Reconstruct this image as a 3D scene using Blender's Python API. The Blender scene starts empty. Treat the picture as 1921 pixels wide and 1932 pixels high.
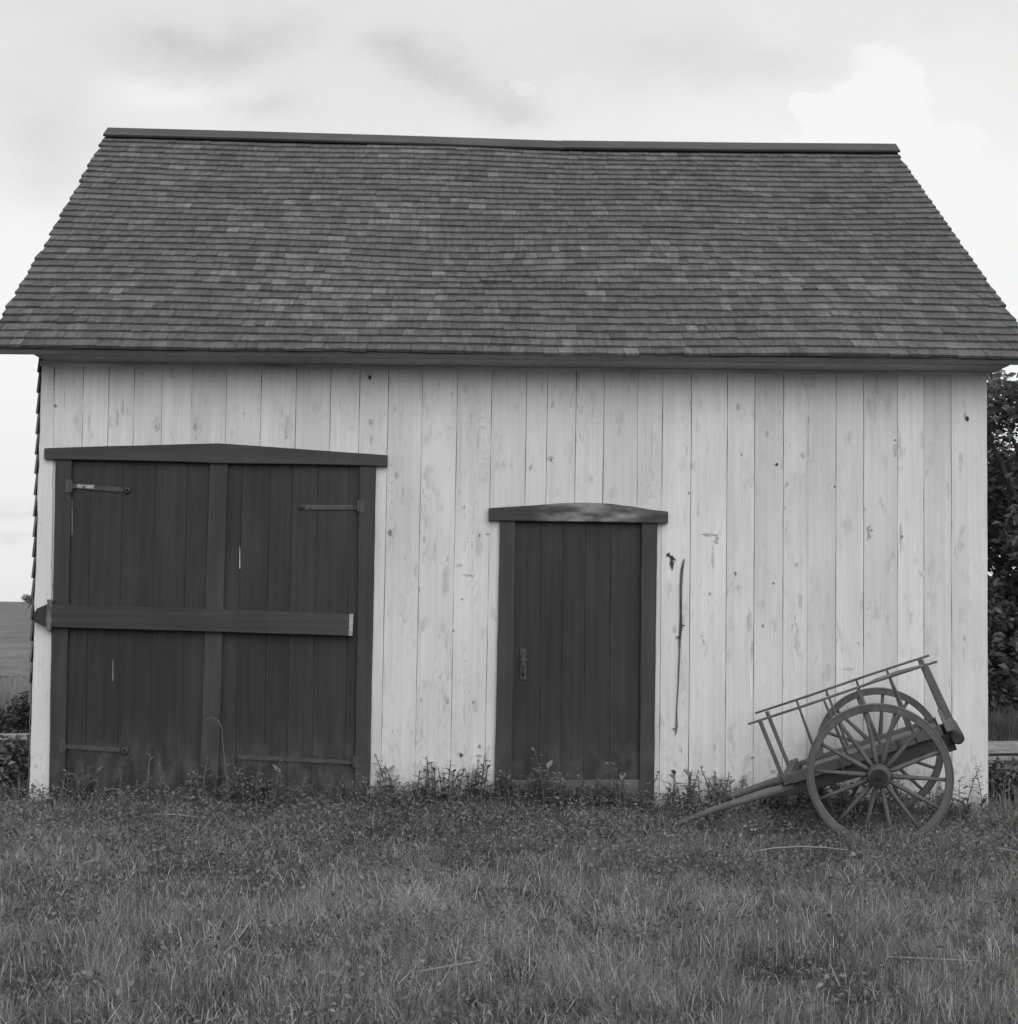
import bpy, math, random
import numpy as np
from mathutils import Vector, Matrix

rng = random.Random(11)
nr = np.random.default_rng(5)
R = math.radians
scene = bpy.context.scene
COL = scene.collection

# ------------------------------------------------------------------ camera
CAM = Vector((-0.216, -10.3, 1.40))
YAW, PITCH, ROLL = R(1.2), R(3.9), R(0.7)
FPX, CU, CV = 2638.0, 960.5, 966.0
fwd = Vector((math.sin(YAW)*math.cos(PITCH), math.cos(YAW)*math.cos(PITCH), math.sin(PITCH)))
rgt = Vector((math.cos(YAW), -math.sin(YAW), 0))
upv = rgt.cross(fwd)
crt = rgt*math.cos(ROLL) + upv*math.sin(ROLL)
cup = upv*math.cos(ROLL) - rgt*math.sin(ROLL)
cd = bpy.data.cameras.new("camera")
cam = bpy.data.objects.new("camera", cd)
COL.objects.link(cam)
cam.matrix_world = Matrix(((crt.x, cup.x, -fwd.x, CAM.x), (crt.y, cup.y, -fwd.y, CAM.y),
                           (crt.z, cup.z, -fwd.z, CAM.z), (0, 0, 0, 1)))
cd.sensor_fit = 'HORIZONTAL'
cd.sensor_width = 36.0
cd.lens = 36.0*FPX/(2*CU)
cd.clip_start, cd.clip_end = 0.1, 9000
cd.dof.use_dof = True
cd.dof.focus_distance = 7.6
cd.dof.aperture_fstop = 8.0
scene.camera = cam

def ray(u, v):
    return (fwd*FPX + crt*(u-CU) - cup*(v-CV)).normalized()
def pix(u, v, Y):
    """where the sight line of a measured picture point meets the upright plane y = Y"""
    d = ray(u, v)
    return CAM + d*((Y-CAM.y)/d.y)
def pixp(u, v, P, n):
    d = ray(u, v)
    return CAM + d*((P-CAM).dot(n)/d.dot(n))

# ------------------------------------------------------------------ sky, sun, exposure
SUN_EL, SUN_AZ = R(31), R(14)      # sun high behind the photographer, a little to the right
world = bpy.data.worlds.new("World")
scene.world = world
world.use_nodes = True
wt = world.node_tree
wt.nodes.clear()
def wn(t, **k):
    n = wt.nodes.new(t)
    for a, b in k.items(): setattr(n, a, b)
    return n
def wm(op, a, b=None, c=None, clamp=False):
    n = wn('ShaderNodeMath', operation=op, use_clamp=clamp)
    for i, x in enumerate((a, b, c)):
        if x is None: continue
        if isinstance(x, (int, float)): n.inputs[i].default_value = x
        else: wt.links.new(x, n.inputs[i])
    return n.outputs[0]
sky = wn('ShaderNodeTexSky', sky_type='NISHITA')
sky.sun_disc = False
sky.sun_elevation = SUN_EL
sky.sun_rotation = math.pi - SUN_AZ
sky.air_density, sky.dust_density = 1.0, 3.0
bw = wn('ShaderNodeRGBToBW')
wt.links.new(sky.outputs[0], bw.inputs[0])
tc = wn('ShaderNodeTexCoord')
sp = wn('ShaderNodeSeparateXYZ')
wt.links.new(tc.outputs['Generated'], sp.inputs[0])
yy = wm('MAXIMUM', sp.outputs[1], 0.08)
PX, PZ = wm('DIVIDE', sp.outputs[0], yy), wm('DIVIDE', sp.outputs[2], yy)
front = wm('GREATER_THAN', sp.outputs[1], 0.1)
def wnoise(sx, sy, sz, detail, rough, off=0.0):
    mp = wn('ShaderNodeMapping')
    mp.inputs['Scale'].default_value = (sx, sy, sz)
    mp.inputs['Location'].default_value = (off, off*.7, off*.3)
    wt.links.new(tc.outputs['Generated'], mp.inputs[0])
    n = wn('ShaderNodeTexNoise')
    n.inputs['Scale'].default_value = 1.0
    n.inputs['Detail'].default_value = detail
    n.inputs['Roughness'].default_value = rough
    wt.links.new(mp.outputs[0], n.inputs['Vector'])
    return n.outputs[0]
nA = wnoise(9, 9, 16, 6, .58)
nB = wnoise(9, 9, 16, 6, .58, 7.3)
nC = wnoise(2.6, 2.6, 7, 7, .55, 3.1)
nF = wnoise(34, 34, 48, 6, .6, 5.0)
nM = wnoise(22, 22, 34, 6, .62, 9.0)
DX = wm('ADD', PX, wm('MULTIPLY', wm('SUBTRACT', nA, .5), .10))
DZ = wm('ADD', PZ, wm('MULTIPLY', wm('SUBTRACT', nB, .5), .07))
def blob(u, v, ru, rv, amp, ang=0.0, hard=False):
    """one cloud bank: centred on a direction, soft or with a firmer edge"""
    d = ray(u, v)
    x0, z0 = d.x/d.y, d.z/d.y
    a, b = ru/FPX, rv/FPX
    dx, dz = wm('SUBTRACT', DX, x0), wm('SUBTRACT', DZ, z0)
    c, s = math.cos(ang), math.sin(ang)
    ex = wm('DIVIDE', wm('ADD', wm('MULTIPLY', dx, c), wm('MULTIPLY', dz, s)), a)
    ez = wm('DIVIDE', wm('SUBTRACT', wm('MULTIPLY', dz, c), wm('MULTIPLY', dx, s)), b)
    r2 = wm('ADD', wm('MULTIPLY', ex, ex), wm('MULTIPLY', ez, ez))
    if hard:
        n = wn('ShaderNodeMapRange', interpolation_type='SMOOTHSTEP')
        wt.links.new(wm('ADD', r2, wm('MULTIPLY', wm('SUBTRACT', nF, .5), 2.6)), n.inputs[0])
        for i, x in enumerate((.55, 1.40, 1.0, 0.0)): n.inputs[i+1].default_value = x
        g = n.outputs[0]
    else:
        g = wm('EXPONENT', wm('MULTIPLY', r2, -1.0))
    if not hard and amp < 0:
        g = wm('MULTIPLY', g, wm('ADD', .25, wm('MULTIPLY', nM, 1.35)))
    return wm('MULTIPLY', wm('MULTIPLY', g, front), amp)
val = wm('ADD', 8.05, wm('MULTIPLY', wm('SUBTRACT', nC, .5), 2.2))
val = wm('ADD', val, wm('MULTIPLY', wm('SUBTRACT', nF, .5), .5))
for b in ((400, 85, 170, 55, -1.7), (520, 205, 60, 26, -1.1), (330, 50, 90, 30, -.6), (850, 150, 140, 52, -1.6, R(-20)),
          (760, 110, 80, 28, -.8), (950, 215, 60, 24, -.8), (1240, 110, 190, 60, -1.0), (60, 250, 120, 130, -1.1),
          (1450, 100, 120, 45, -.5), (30, 968, 170, 13, -1.0), (40, 1008, 150, 8, -.8), (20, 945, 130, 8, -.4),
          (900, 690, 2200, 420, 1.2), (1800, 420, 420, 330, 1.1), (110, 560, 260, 200, .7), (330, 175, 130, 30, .8)):
    val = wm('ADD', val, blob(*b))
for b in ((1655, 165, 80, 88, .9, 0, True), (1590, 215, 85, 50, .8, 0, True), (1720, 215, 60, 70, .7, 0, True),
          (1510, 200, 32, 26, .9, 0, True), (990, 172, 24, 16, .5, 0, True), (1680, 280, 180, 60, .6, 0, True)):
    val = wm('ADD', val, blob(*b))
mx = wm('ADD', wm('MULTIPLY', bw.outputs[0], .18), wm('MULTIPLY', val, .92))
mx = wm('MINIMUM', mx, 9.3)
bg = wn('ShaderNodeBackground')
wt.links.new(mx, bg.inputs[0])
bg.inputs[1].default_value = 0.1
wo = wn('ShaderNodeOutputWorld')
wt.links.new(bg.outputs[0], wo.inputs[0])

sd = bpy.data.lights.new("sun", 'SUN')
sd.energy = 1.3
sd.angle = R(50)
sun = bpy.data.objects.new("sun", sd)
COL.objects.link(sun)
sdir = Vector((math.sin(SUN_AZ)*math.cos(SUN_EL), -math.cos(SUN_AZ)*math.cos(SUN_EL), math.sin(SUN_EL)))
sun.rotation_euler = sdir.to_track_quat('Z', 'Y').to_euler()
scene.view_settings.view_transform = 'Standard'
scene.view_settings.look = 'None'
scene.view_settings.exposure = 0.0
scene.render.filter_size = 1.5
try:
    scene.cycles.max_bounces = 6
    scene.cycles.diffuse_bounces = 3
except Exception:
    pass

# ------------------------------------------------------------------ helpers
def tag(o, label=None, cat=None, group=None, kind=None):
    if label: o['label'] = label
    if cat: o['category'] = cat
    if group: o['group'] = group
    if kind: o['kind'] = kind
    return o
def thing(name, label, cat, loc, group=None):
    o = bpy.data.objects.new(name, None)
    COL.objects.link(o)
    o.location = loc
    o.empty_display_size = .2
    return tag(o, label, cat, group)

class MB:
    """collects shapes (world coordinates), each vertex with a tone, each face with a material slot"""
    def __init__(s): s.v, s.f, s.t, s.m = [], [], [], []
    def add(s, vs, fs, tone=.5, mi=0):
        b = len(s.v)
        s.v += [tuple(p) for p in vs]
        s.t += list(tone) if isinstance(tone, (list, tuple)) else [tone]*len(vs)
        for f in fs:
            s.f.append(tuple(b+i for i in f)); s.m.append(mi)
    def hexa(s, a, b, tone=.5, mi=0):
        """a, b: two quads facing each other"""
        s.add(list(a)+list(b), [(0, 1, 2, 3), (7, 6, 5, 4), (0, 4, 5, 1), (1, 5, 6, 2), (2, 6, 7, 3), (3, 7, 4, 0)], tone, mi)
    def slab(s, quad, off, tone=.5, mi=0):
        off = Vector(off)
        s.hexa([Vector(p) for p in quad], [Vector(p)+off for p in quad], tone, mi)
    def board(s, p0, p1, q0, q1, off, n=10, jit=.002, tone=.5, mi=0, r=rng):
        """plank between side edge p0-p1 and side edge q0-q1, wavering a little, thickness off"""
        off = Vector(off)
        p0, p1, q0, q1 = map(Vector, (p0, p1, q0, q1))
        ax = (q0-p0).normalized()
        vs = []
        for i in range(n+1):
            t = i/n
            P = p0.lerp(p1, t)+ax*r.uniform(-jit, jit); Q = q0.lerp(q1, t)+ax*r.uniform(-jit, jit)
            vs += [P, Q, Q+off, P+off]
        fs = []
        for i in range(n):
            b = i*4
            for k in range(4):
                fs.append((b+k, b+(k+1) % 4, b+4+(k+1) % 4, b+4+k))
        fs += [(3, 2, 1, 0), tuple(n*4+k for k in range(4))]
        s.add(vs, fs, tone, mi)
    def tube(s, pts, rad, n=8, tone=.5, mi=0, flat=1.0):
        pts = [Vector(p) for p in pts]
        rad = rad if isinstance(rad, (list, tuple)) else [rad]*len(pts)
        vs, fs = [], []
        ref = None
        for i, p in enumerate(pts):
            d = (pts[min(i+1, len(pts)-1)]-pts[max(i-1, 0)]).normalized()
            if ref is None:
                ref = d.orthogonal().normalized() if abs(d.z) > .95 else d.cross(Vector((0, 0, 1))).normalized()
            e1 = (ref-d*ref.dot(d)).normalized(); e2 = d.cross(e1)
            ref = e1
            for k in range(n):
                a = 2*math.pi*k/n
                vs.append(p+e1*math.cos(a)*rad[i]+e2*math.sin(a)*rad[i]*flat)
        for i in range(len(pts)-1):
            for k in range(n):
                fs.append((i*n+k, i*n+(k+1) % n, (i+1)*n+(k+1) % n, (i+1)*n+k))
        fs += [tuple(range(n-1, -1, -1)), tuple((len(pts)-1)*n+k for k in range(n))]
        s.add(vs, fs, tone, mi)
    def bar(s, a, b, w, h, up, tone=.5, w2=None, h2=None):
        """squared timber from a to b; h measured along up, w across it"""
        a, b, up = Vector(a), Vector(b), Vector(up)
        d = (b-a).normalized(); sx = d.cross(up).normalized(); u = sx.cross(d).normalized()
        w2, h2 = w2 or w, h2 or h
        q = lambda p, w, h: [p-sx*w/2-u*h/2, p+sx*w/2-u*h/2, p+sx*w/2+u*h/2, p-sx*w/2+u*h/2]
        s.hexa(q(a, w, h), q(b, w2, h2), tone)
    def mesh(s, name):
        me = bpy.data.meshes.new(name)
        me.from_pydata(s.v, [], s.f)
        at = me.attributes.new('tone', 'FLOAT', 'POINT')
        at.data.foreach_set('value', np.array(s.t, dtype=np.float32))
        me.polygons.foreach_set('material_index', np.array(s.m, dtype=np.int32))
        return me

def fix_normals(me):
    import bmesh
    bm = bmesh.new(); bm.from_mesh(me)
    bmesh.ops.recalc_face_normals(bm, faces=bm.faces)
    bm.to_mesh(me); bm.free()

def part(name, mb, mats, parent=None, bevel=0.0, smooth=False, label=None, seg=2):
    me = mb.mesh(name) if isinstance(mb, MB) else mb
    if isinstance(mb, MB): fix_normals(me)
    for m in (mats if isinstance(mats, (list, tuple)) else [mats]): me.materials.append(m)
    if smooth: me.polygons.foreach_set('use_smooth', np.ones(len(me.polygons), dtype=bool))
    o = bpy.data.objects.new(name, me)
    COL.objects.link(o)
    if parent is not None:
        o.parent = parent
        if parent.type == 'EMPTY': o.matrix_parent_inverse = Matrix.Translation(-Vector(parent.location))
    if bevel:
        b = o.modifiers.new('bevel', 'BEVEL'); b.width = bevel; b.segments = seg; b.limit_method = 'ANGLE'; b.angle_limit = R(40)
    if label: o['label'] = label
    return o

# value noise for numpy
_G = nr.random((256, 256))
def vnoise(x, y, scale, seed=0):
    x = np.asarray(x)/scale+seed*17.3; y = np.asarray(y)/scale+seed*9.1
    xi, yi = np.floor(x).astype(int), np.floor(y).astype(int)
    fx, fy = x-xi, y-yi
    fx, fy = fx*fx*(3-2*fx), fy*fy*(3-2*fy)
    g = lambda a, b: _G[a % 256, b % 256]
    return (g(xi, yi)*(1-fx)+g(xi+1, yi)*fx)*(1-fy)+(g(xi, yi+1)*(1-fx)+g(xi+1, yi+1)*fx)*fy
def fbm(x, y, s, seed=0):
    return (vnoise(x, y, s, seed)+.5*vnoise(x, y, s/2.1, seed+1)+.25*vnoise(x, y, s/4.3, seed+2))/1.75
def gz(x, y):
    x, y = np.asarray(x, dtype=float), np.asarray(y, dtype=float)
    return -.055+(fbm(x, y, 1.3, 3)-.5)*.09*np.clip(1-np.maximum(0, y-8)/10, .0, 1)
def gzf(x, y): return float(gz(np.array([x]), np.array([y]))[0])

# ------------------------------------------------------------------ materials (all shades of grey: the film is black and white)
class Mat:
    def __init__(s, name, rough=.8, spec=.25):
        s.m = bpy.data.materials.new(name); s.m.use_nodes = True
        s.t = s.m.node_tree; s.b = s.t.nodes['Principled BSDF']
        s.b.inputs['Roughness'].default_value = rough
        s.b.inputs['Specular IOR Level'].default_value = spec
        s.co = s.n('ShaderNodeTexCoord').outputs['Object']
        a = s.n('ShaderNodeAttribute'); a.attribute_name = 'tone'; s.tone = a.outputs['Fac']
        # every board gets its own stretch of the pattern
        c = s.n('ShaderNodeCombineXYZ')
        for i, k in enumerate((13.1, 7.7, 5.3)): s.l(s.math('MULTIPLY', s.tone, k), c.inputs[i])
        v = s.n('ShaderNodeVectorMath'); v.operation = 'ADD'
        s.l(s.co, v.inputs[0]); s.l(c.outputs[0], v.inputs[1]); s.cot = v.outputs[0]
    def n(s, t): return s.t.nodes.new(t)
    def l(s, a, b): s.t.links.new(a, b)
    def math(s, op, a, b=None, c=None, clamp=False):
        n = s.n('ShaderNodeMath'); n.operation = op; n.use_clamp = clamp
        for i, x in enumerate((a, b, c)):
            if x is None: continue
            if isinstance(x, (int, float)): n.inputs[i].default_value = x
            else: s.l(x, n.inputs[i])
        return n.outputs[0]
    def noise(s, sc, detail=4, rough=.55, dist=0, vec=None):
        mp = s.n('ShaderNodeMapping'); mp.inputs['Scale'].default_value = sc
        s.l(vec or s.cot, mp.inputs[0])
        n = s.n('ShaderNodeTexNoise'); n.inputs['Scale'].default_value = 1
        n.inputs['Detail'].default_value = detail; n.inputs['Roughness'].default_value = rough; n.inputs['Distortion'].default_value = dist
        s.l(mp.outputs[0], n.inputs['Vector']); return n.outputs[0]
    def rng(s, x, a, b, c, d, smooth=True):
        n = s.n('ShaderNodeMapRange'); n.interpolation_type = 'SMOOTHSTEP' if smooth else 'LINEAR'
        s.l(x, n.inputs[0])
        for i, k in enumerate((a, b, c, d)): n.inputs[i+1].default_value = k
        return n.outputs[0]
    def mix(s, f, a, b):
        return s.math('ADD', s.math('MULTIPLY', s.math('SUBTRACT', 1.0, f), a), s.math('MULTIPLY', f, b))
    def mul(s, *x):
        r = x[0]
        for k in x[1:]: r = s.math('MULTIPLY', r, k)
        return r
    def color(s, v): s.l(v, s.b.inputs['Base Color'])
    def bump(s, h, strength=.3, dist=.004):
        n = s.n('ShaderNodeBump'); n.inputs['Strength'].default_value = strength; n.inputs['Distance'].default_value = dist
        s.l(h, n.inputs['Height']); s.l(n.outputs[0], s.b.inputs['Normal'])

def whitewash():
    m = Mat('whitewashed_boards', .85, .2)
    fine = m.noise((120, 120, 2.2), 5, .6)
    streak = m.noise((34, 34, .55), 4, .55)
    big = m.noise((3.2, 3.2, 1.1), 3, .5)
    blot = m.noise((11, 11, 4.5), 5, .6)
    v = m.mul(.665, m.rng(streak, .3, .7, .93, 1.03), m.rng(big, .3, .7, .93, 1.05), m.rng(fine, .3, .75, .95, 1.04))
    v = m.mul(v, m.rng(m.math('FRACT', m.math('MULTIPLY', m.tone, 7.31)), 0, 1, .93, 1.05, False))
    # flat-sawn figure showing through the wash on some of the boards
    fig = m.noise((9, 9, .75), 2, .4, .4)
    ring = m.math('PINGPONG', m.math('MULTIPLY', fig, 26.0), .5)
    sel = m.rng(m.math('FRACT', m.math('MULTIPLY', m.tone, 3.77)), .45, .8, 0, 1)
    patch = m.rng(m.noise((5, 5, 1.4), 3, .5), .48, .62, 0, 1)
    v = m.mul(v, m.mix(m.mul(m.rng(ring, .30, .5, 0, 1), sel, patch), 1.0, .80))
    # worn scuffs and peeled flakes
    v = m.mul(v, m.mix(m.mul(m.rng(blot, .55, .70, 0, 1), m.rng(streak, .4, .6, .25, 1)), 1.0, .74))
    flake = m.mul(m.rng(m.noise((40, 40, 9), 5, .7), .61, .68, 0, .8), m.rng(m.noise((4, 4, 1.5), 2, .5), .5, .62, 0, 1))
    v = m.mix(flake, v, .26)
    # small knots
    vo = m.n('ShaderNodeTexVoronoi'); vo.inputs['Scale'].default_value = 1
    mp = m.n('ShaderNodeMapping'); mp.inputs['Scale'].default_value = (5.2, 5.2, 2.6); m.l(m.cot, mp.inputs[0]); m.l(mp.outputs[0], vo.inputs['Vector'])
    kn = m.rng(vo.outputs['Distance'], .045, .105, 1, 0)
    kn = m.mul(kn, m.math('GREATER_THAN', m.noise((1.1, 1.1, 1.1), 1, .5), .47))
    v = m.mix(m.math('MULTIPLY', kn, .55), v, .25)
    # splashed earth along the foot of the wall
    sx = m.n('ShaderNodeSeparateXYZ'); m.l(m.co, sx.inputs[0])
    sp = m.mul(m.rng(sx.outputs[2], .05, .55, 1, 0), m.rng(m.noise((30, 30, 18), 4, .6), .5, .68, 0, 1))
    v = m.mix(m.math('MULTIPLY', sp, .5), v, .26)
    m.color(v); m.bump(m.math('ADD', fine, m.math('MULTIPLY', streak, 1.5)), .35, .003)
    return m.m
def dark_paint(name, base, wear=.0, chips=False, lying=False, spec=.3, rough=.6):
    m = Mat(name, rough, spec)
    g = (lambda a, b: (b, a, a)) if lying else (lambda a, b: (a, a, b))
    fine = m.noise(g(90, 3), 4, .6)
    st = m.noise(g(22, .8), 4, .6)
    big = m.noise((2.2, 2.2, 1.2), 3, .5)
    v = m.mul(base, m.rng(st, .3, .7, .80, 1.18), m.rng(big, .3, .7, .86, 1.14), m.rng(fine, .3, .7, .93, 1.07))
    v = m.mul(v, m.rng(m.math('FRACT', m.math('MULTIPLY', m.tone, 5.13)), 0, 1, .95, 1.06, False))
    # fine pale scratches where the paint has run or worn to the wood
    sc = m.mul(m.rng(m.noise(g(75, 1.6), 3, .6), .69, .73, 0, 1), m.rng(m.noise((6, 6, 1.2), 2, .5), .55, .65, 0, 1))
    v = m.mix(m.math('MULTIPLY', sc, .4), v, .22)
    if chips:   # chipped flecks, rubbed arrises and mud splashed along the foot
        c2 = m.mul(m.rng(m.noise((60, 60, 26), 4, .7), .70, .74, 0, 1), m.rng(m.noise((5, 5, 3), 2, .5), .5, .62, 0, 1))
        v = m.mix(m.math('MULTIPLY', c2, .5), v, .22)
        sz = m.n('ShaderNodeSeparateXYZ'); m.l(m.co, sz.inputs[0])
        mud = m.mul(m.rng(sz.outputs[2], .08, .62, 1, 0), m.rng(m.noise((9, 9, 5), 5, .65, vec=m.co), .38, .7, 0, 1))
        v = m.mix(m.math('MULTIPLY', mud, .55), v, .12)
    if wear:
        w = m.rng(m.noise((3.5, 9, 11), 5, .6), .34, .68, 0, 1)
        sx = m.n('ShaderNodeSeparateXYZ'); m.l(m.co, sx.inputs[0])
        w = m.mul(w, m.rng(sx.outputs[0], .16, .34, 0, 1), m.rng(sx.outputs[0], .85, 1.12, 1, .3))
        v = m.mix(m.math('MULTIPLY', w, wear), v, .30)
    m.color(v); m.bump(m.math('ADD', fine, st), .3, .002)
    return m.m
def plain(name, base, rough=.7, spec=.3, scale=(30, 30, 30), var=.2):
    m = Mat(name, rough, spec)
    a = m.noise(scale, 5, .6)
    b = m.noise(tuple(k*.15 for k in scale), 3, .5)
    m.color(m.mul(base, m.rng(a, .3, .7, 1-var, 1+var), m.rng(b, .3, .7, 1-var*.7, 1+var*.7)))
    m.bump(a, .3, .002)
    return m.m
def scuff_mat():
    m = Mat('scuffed_wash', .9, .1)
    f = m.noise((70, 70, 5), 5, .65)
    m.color(m.mul(m.math('ADD', .30, m.math('MULTIPLY', m.tone, .48)), m.rng(f, .3, .7, .8, 1.22)))
    return m.m
def shingle_mat():
    m = Mat('cedar_shingles', .85, .25)
    fine = m.noise((110, 16, 16), 4, .6)
    st = m.noise((26, 5, 5), 4, .6)
    lich = m.noise((17, 12, 12), 5, .65)
    v = m.math('ADD', .060, m.math('MULTIPLY', m.tone, .168))
    v = m.mul(v, m.rng(st, .3, .72, .80, 1.25), m.rng(fine, .3, .7, .9, 1.1))
    v = m.mul(v, m.mix(m.rng(lich, .55, .72, 0, 1), 1.0, 1.28))
    m.color(v); m.bump(m.math('ADD', fine, st), .4, .003)
    return m.m
def leaf_mat(name, lo, hi, trans=.25, rough=.6):
    m = Mat(name, rough, .25)
    v = m.math('ADD', lo, m.math('MULTIPLY', m.tone, hi-lo))
    m.color(v)
    tr = m.n('ShaderNodeBsdfTranslucent'); m.l(v, tr.inputs[0])
    mx = m.n('ShaderNodeMixShader'); mx.inputs[0].default_value = trans
    out = [n for n in m.t.nodes if n.type == 'OUTPUT_MATERIAL'][0]
    m.l(m.b.outputs[0], mx.inputs[1]); m.l(tr.outputs[0], mx.inputs[2]); m.l(mx.outputs[0], out.inputs[0])
    return m.m
def ground_mat(name, lo, hi, sc):
    m = Mat(name, .95, .1)
    a = m.noise((sc, sc, sc), 6, .65, vec=m.co); b = m.noise((sc*.06, sc*.03, sc*.06), 4, .6, vec=m.co)
    m.color(m.mul(m.rng(a, .3, .7, lo, hi), m.rng(b, .3, .7, .75, 1.25)))
    m.bump(a, .5, .02)
    return m.m

M_WHITE = whitewash()
M_DOOR = dark_paint('dark_door_paint', .030, chips=True)
M_TRIM = dark_paint('dark_trim_paint', .044, chips=True)
M_TRIMH = dark_paint('dark_head_board_paint', .044, chips=True, lying=True)
M_WORN = dark_paint('worn_trim_paint', .048, wear=.85, lying=True)
M_EAVE = dark_paint('dark_eave_paint', .052, lying=True)
M_SOFFIT = dark_paint('soffit_boards', .34)
M_FRIEZE = dark_paint('frieze_paint', .56, lying=True)
M_BRACKET = plain('worn_bracket_wood', .15, .8, .2, (30, 30, 14), .5)
M_IRON = plain('painted_iron', .055, .5, .45, (60, 60, 60), .25)
M_BAREIRON = plain('worn_iron', .30, .5, .5, (90, 90, 90), .45)
M_SHINGLE = shingle_mat()
M_RIDGE = dark_paint('ridge_board_wood', .062, lying=True)
M_KNOT = plain('dark_knot', .06, .9, .1)
M_SCUFF = scuff_mat()
M_SMUDGE = plain('faded_knot', .26, .9, .1)
M_TWIG = plain('dry_twig', .11, .9, .1, (30, 30, 6), .4)
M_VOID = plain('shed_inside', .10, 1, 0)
M_CART = dark_paint('cart_paint', .100, rough=.65, chips=True)
M_CARTH = dark_paint('cart_board_paint', .108, rough=.65, lying=True, chips=True)
M_CARTDARK = dark_paint('cart_dark_shaded_wood', .045, lying=True)  # dark cart wood; on the shaft beam the darkness paints in shade
M_HUBCAP = plain('hub_iron', .025, .6, .3)
M_CARTGREY = dark_paint('cart_bare_wood', .17, lying=True)
M_SILL = dark_paint('sill_wood', .12, lying=True)
M_SHAFT = dark_paint('worn_shaft_wood', .14, lying=True)
M_TYRE = plain('tyre_iron', .10, .5, .4, (50, 50, 50), .25)
M_GREY = plain('weathered_board', .33, .9, .1, (6, 40, 40), .3)
M_BARK = plain('bark', .07, .9, .1, (18, 18, 5), .4)
M_GRASS = leaf_mat('grass_blades', .03, .78, .28)
M_LEAF = leaf_mat('weed_leaves', .04, .44, .28)
M_TREE = leaf_mat('tree_leaves', .05, .38, .2, .45)
M_SOIL = ground_mat('lawn_soil', .05, .12, 14)
M_FIELD = ground_mat('far_field', .105, .215, 7)

# ------------------------------------------------------------------ ground and field
def sheet(name, xs, ys, zf, mat):
    xs, ys = np.array(xs), np.array(ys)
    X, Y = np.meshgrid(xs, ys)
    Z = zf(X, Y)
    nx, ny = len(xs), len(ys)
    me = bpy.data.meshes.new(name)
    idx = np.arange(nx*ny).reshape(ny, nx)
    f = np.stack([idx[:-1, :-1], idx[:-1, 1:], idx[1:, 1:], idx[1:, :-1]], -1).reshape(-1, 4)
    me.from_pydata(np.stack([X, Y, Z], -1).reshape(-1, 3).tolist(), [], f.tolist())
    me.polygons.foreach_set('use_smooth', np.ones(len(me.polygons), dtype=bool))
    me.materials.append(mat)
    o = bpy.data.objects.new(name, me); COL.objects.link(o)
    o['kind'] = 'structure'
    return o
far = [14, 20, 30, 50, 90, 160, 300, 600, 1200, 2500, 5000]
sheet('ground', [-k for k in far[::-1]]+list(np.arange(-10, 10.01, .16))+far, [-200, -60, -20]+list(np.arange(-12, 18, .16))+[20, 30, 50, 90, 160, 300, 600, 1200, 2500, 5000], gz, M_SOIL)
sheet('field', [-k for k in far[::-1]]+[-10, -6, -2, 2, 6, 10]+far, [17, 19, 24, 30, 50, 90, 160, 300, 600, 1200, 2500, 4800],
      lambda x, y: gz(x, y)+.012+.03*np.clip((y-17)/10, 0, 1), M_FIELD)

# ------------------------------------------------------------------ the shed
shed = thing('shed', 'white board shed with dark shingled gable roof and dark doors, standing behind the cart', 'shed', (0, 1.5, 0))
LEAN = ([66, 705, 940, 1238, 1863], [.026, .020, .018, .0095, -.0037])
def lean(u): return float(np.interp(u, *LEAN))
def seam(u, v, u740, Y=0.0):
    return pix(u740-lean(u740)*(v-740), v, Y)

seams = [78, 102, 157, 205, 253, 306, 362, 427, 493, 559, 624, 679, 733, 797, 863, 928, 994, 1033, 1087, 1140,
         1204, 1251, 1305, 1373, 1425, 1479, 1525, 1578, 1630, 1694, 1743, 1795, 1862]
VT, VB = 684, 1535
# openings: (left edge at v=740, right edge at v=740, head line as picture v)
opens = [(122, 700, 858), (962, 1231, 970)]
fw_ = MB()
for a, b in zip(seams[:-1], seams[1:]):
    segs = []
    cuts = [a]
    for l, r_, h in opens:
        for c in (l, r_):
            if a+4 < c < b-4: cuts.append(c)
    cuts.append(b)
    tone = rng.random()
    for c0, c1 in zip(cuts[:-1], cuts[1:]):
        mid = (c0+c1)/2
        vb = VB
        for l, r_, h in opens:
            if l < mid < r_: vb = h
        g0 = rng.uniform(.25, .72) if c0 == a and a != 78 else 0
        g1 = rng.uniform(.25, .72) if c1 == b and b != 1862 else 0
        dy = rng.uniform(-.003, .003)
        n = 16 if vb == VB else 5
        fw_.board(seam(0, VT, c0+g0, dy), seam(0, vb, c0+g0, dy), seam(0, VT, c1-g1, dy), seam(0, vb, c1-g1, dy),
                  (0, .028, 0), n, .0014, tone)
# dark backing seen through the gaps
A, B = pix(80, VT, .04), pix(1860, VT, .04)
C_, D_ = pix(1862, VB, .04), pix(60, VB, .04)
fw_.slab([A, B, C_, D_], (0, .01, 0), .5, 1)
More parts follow.
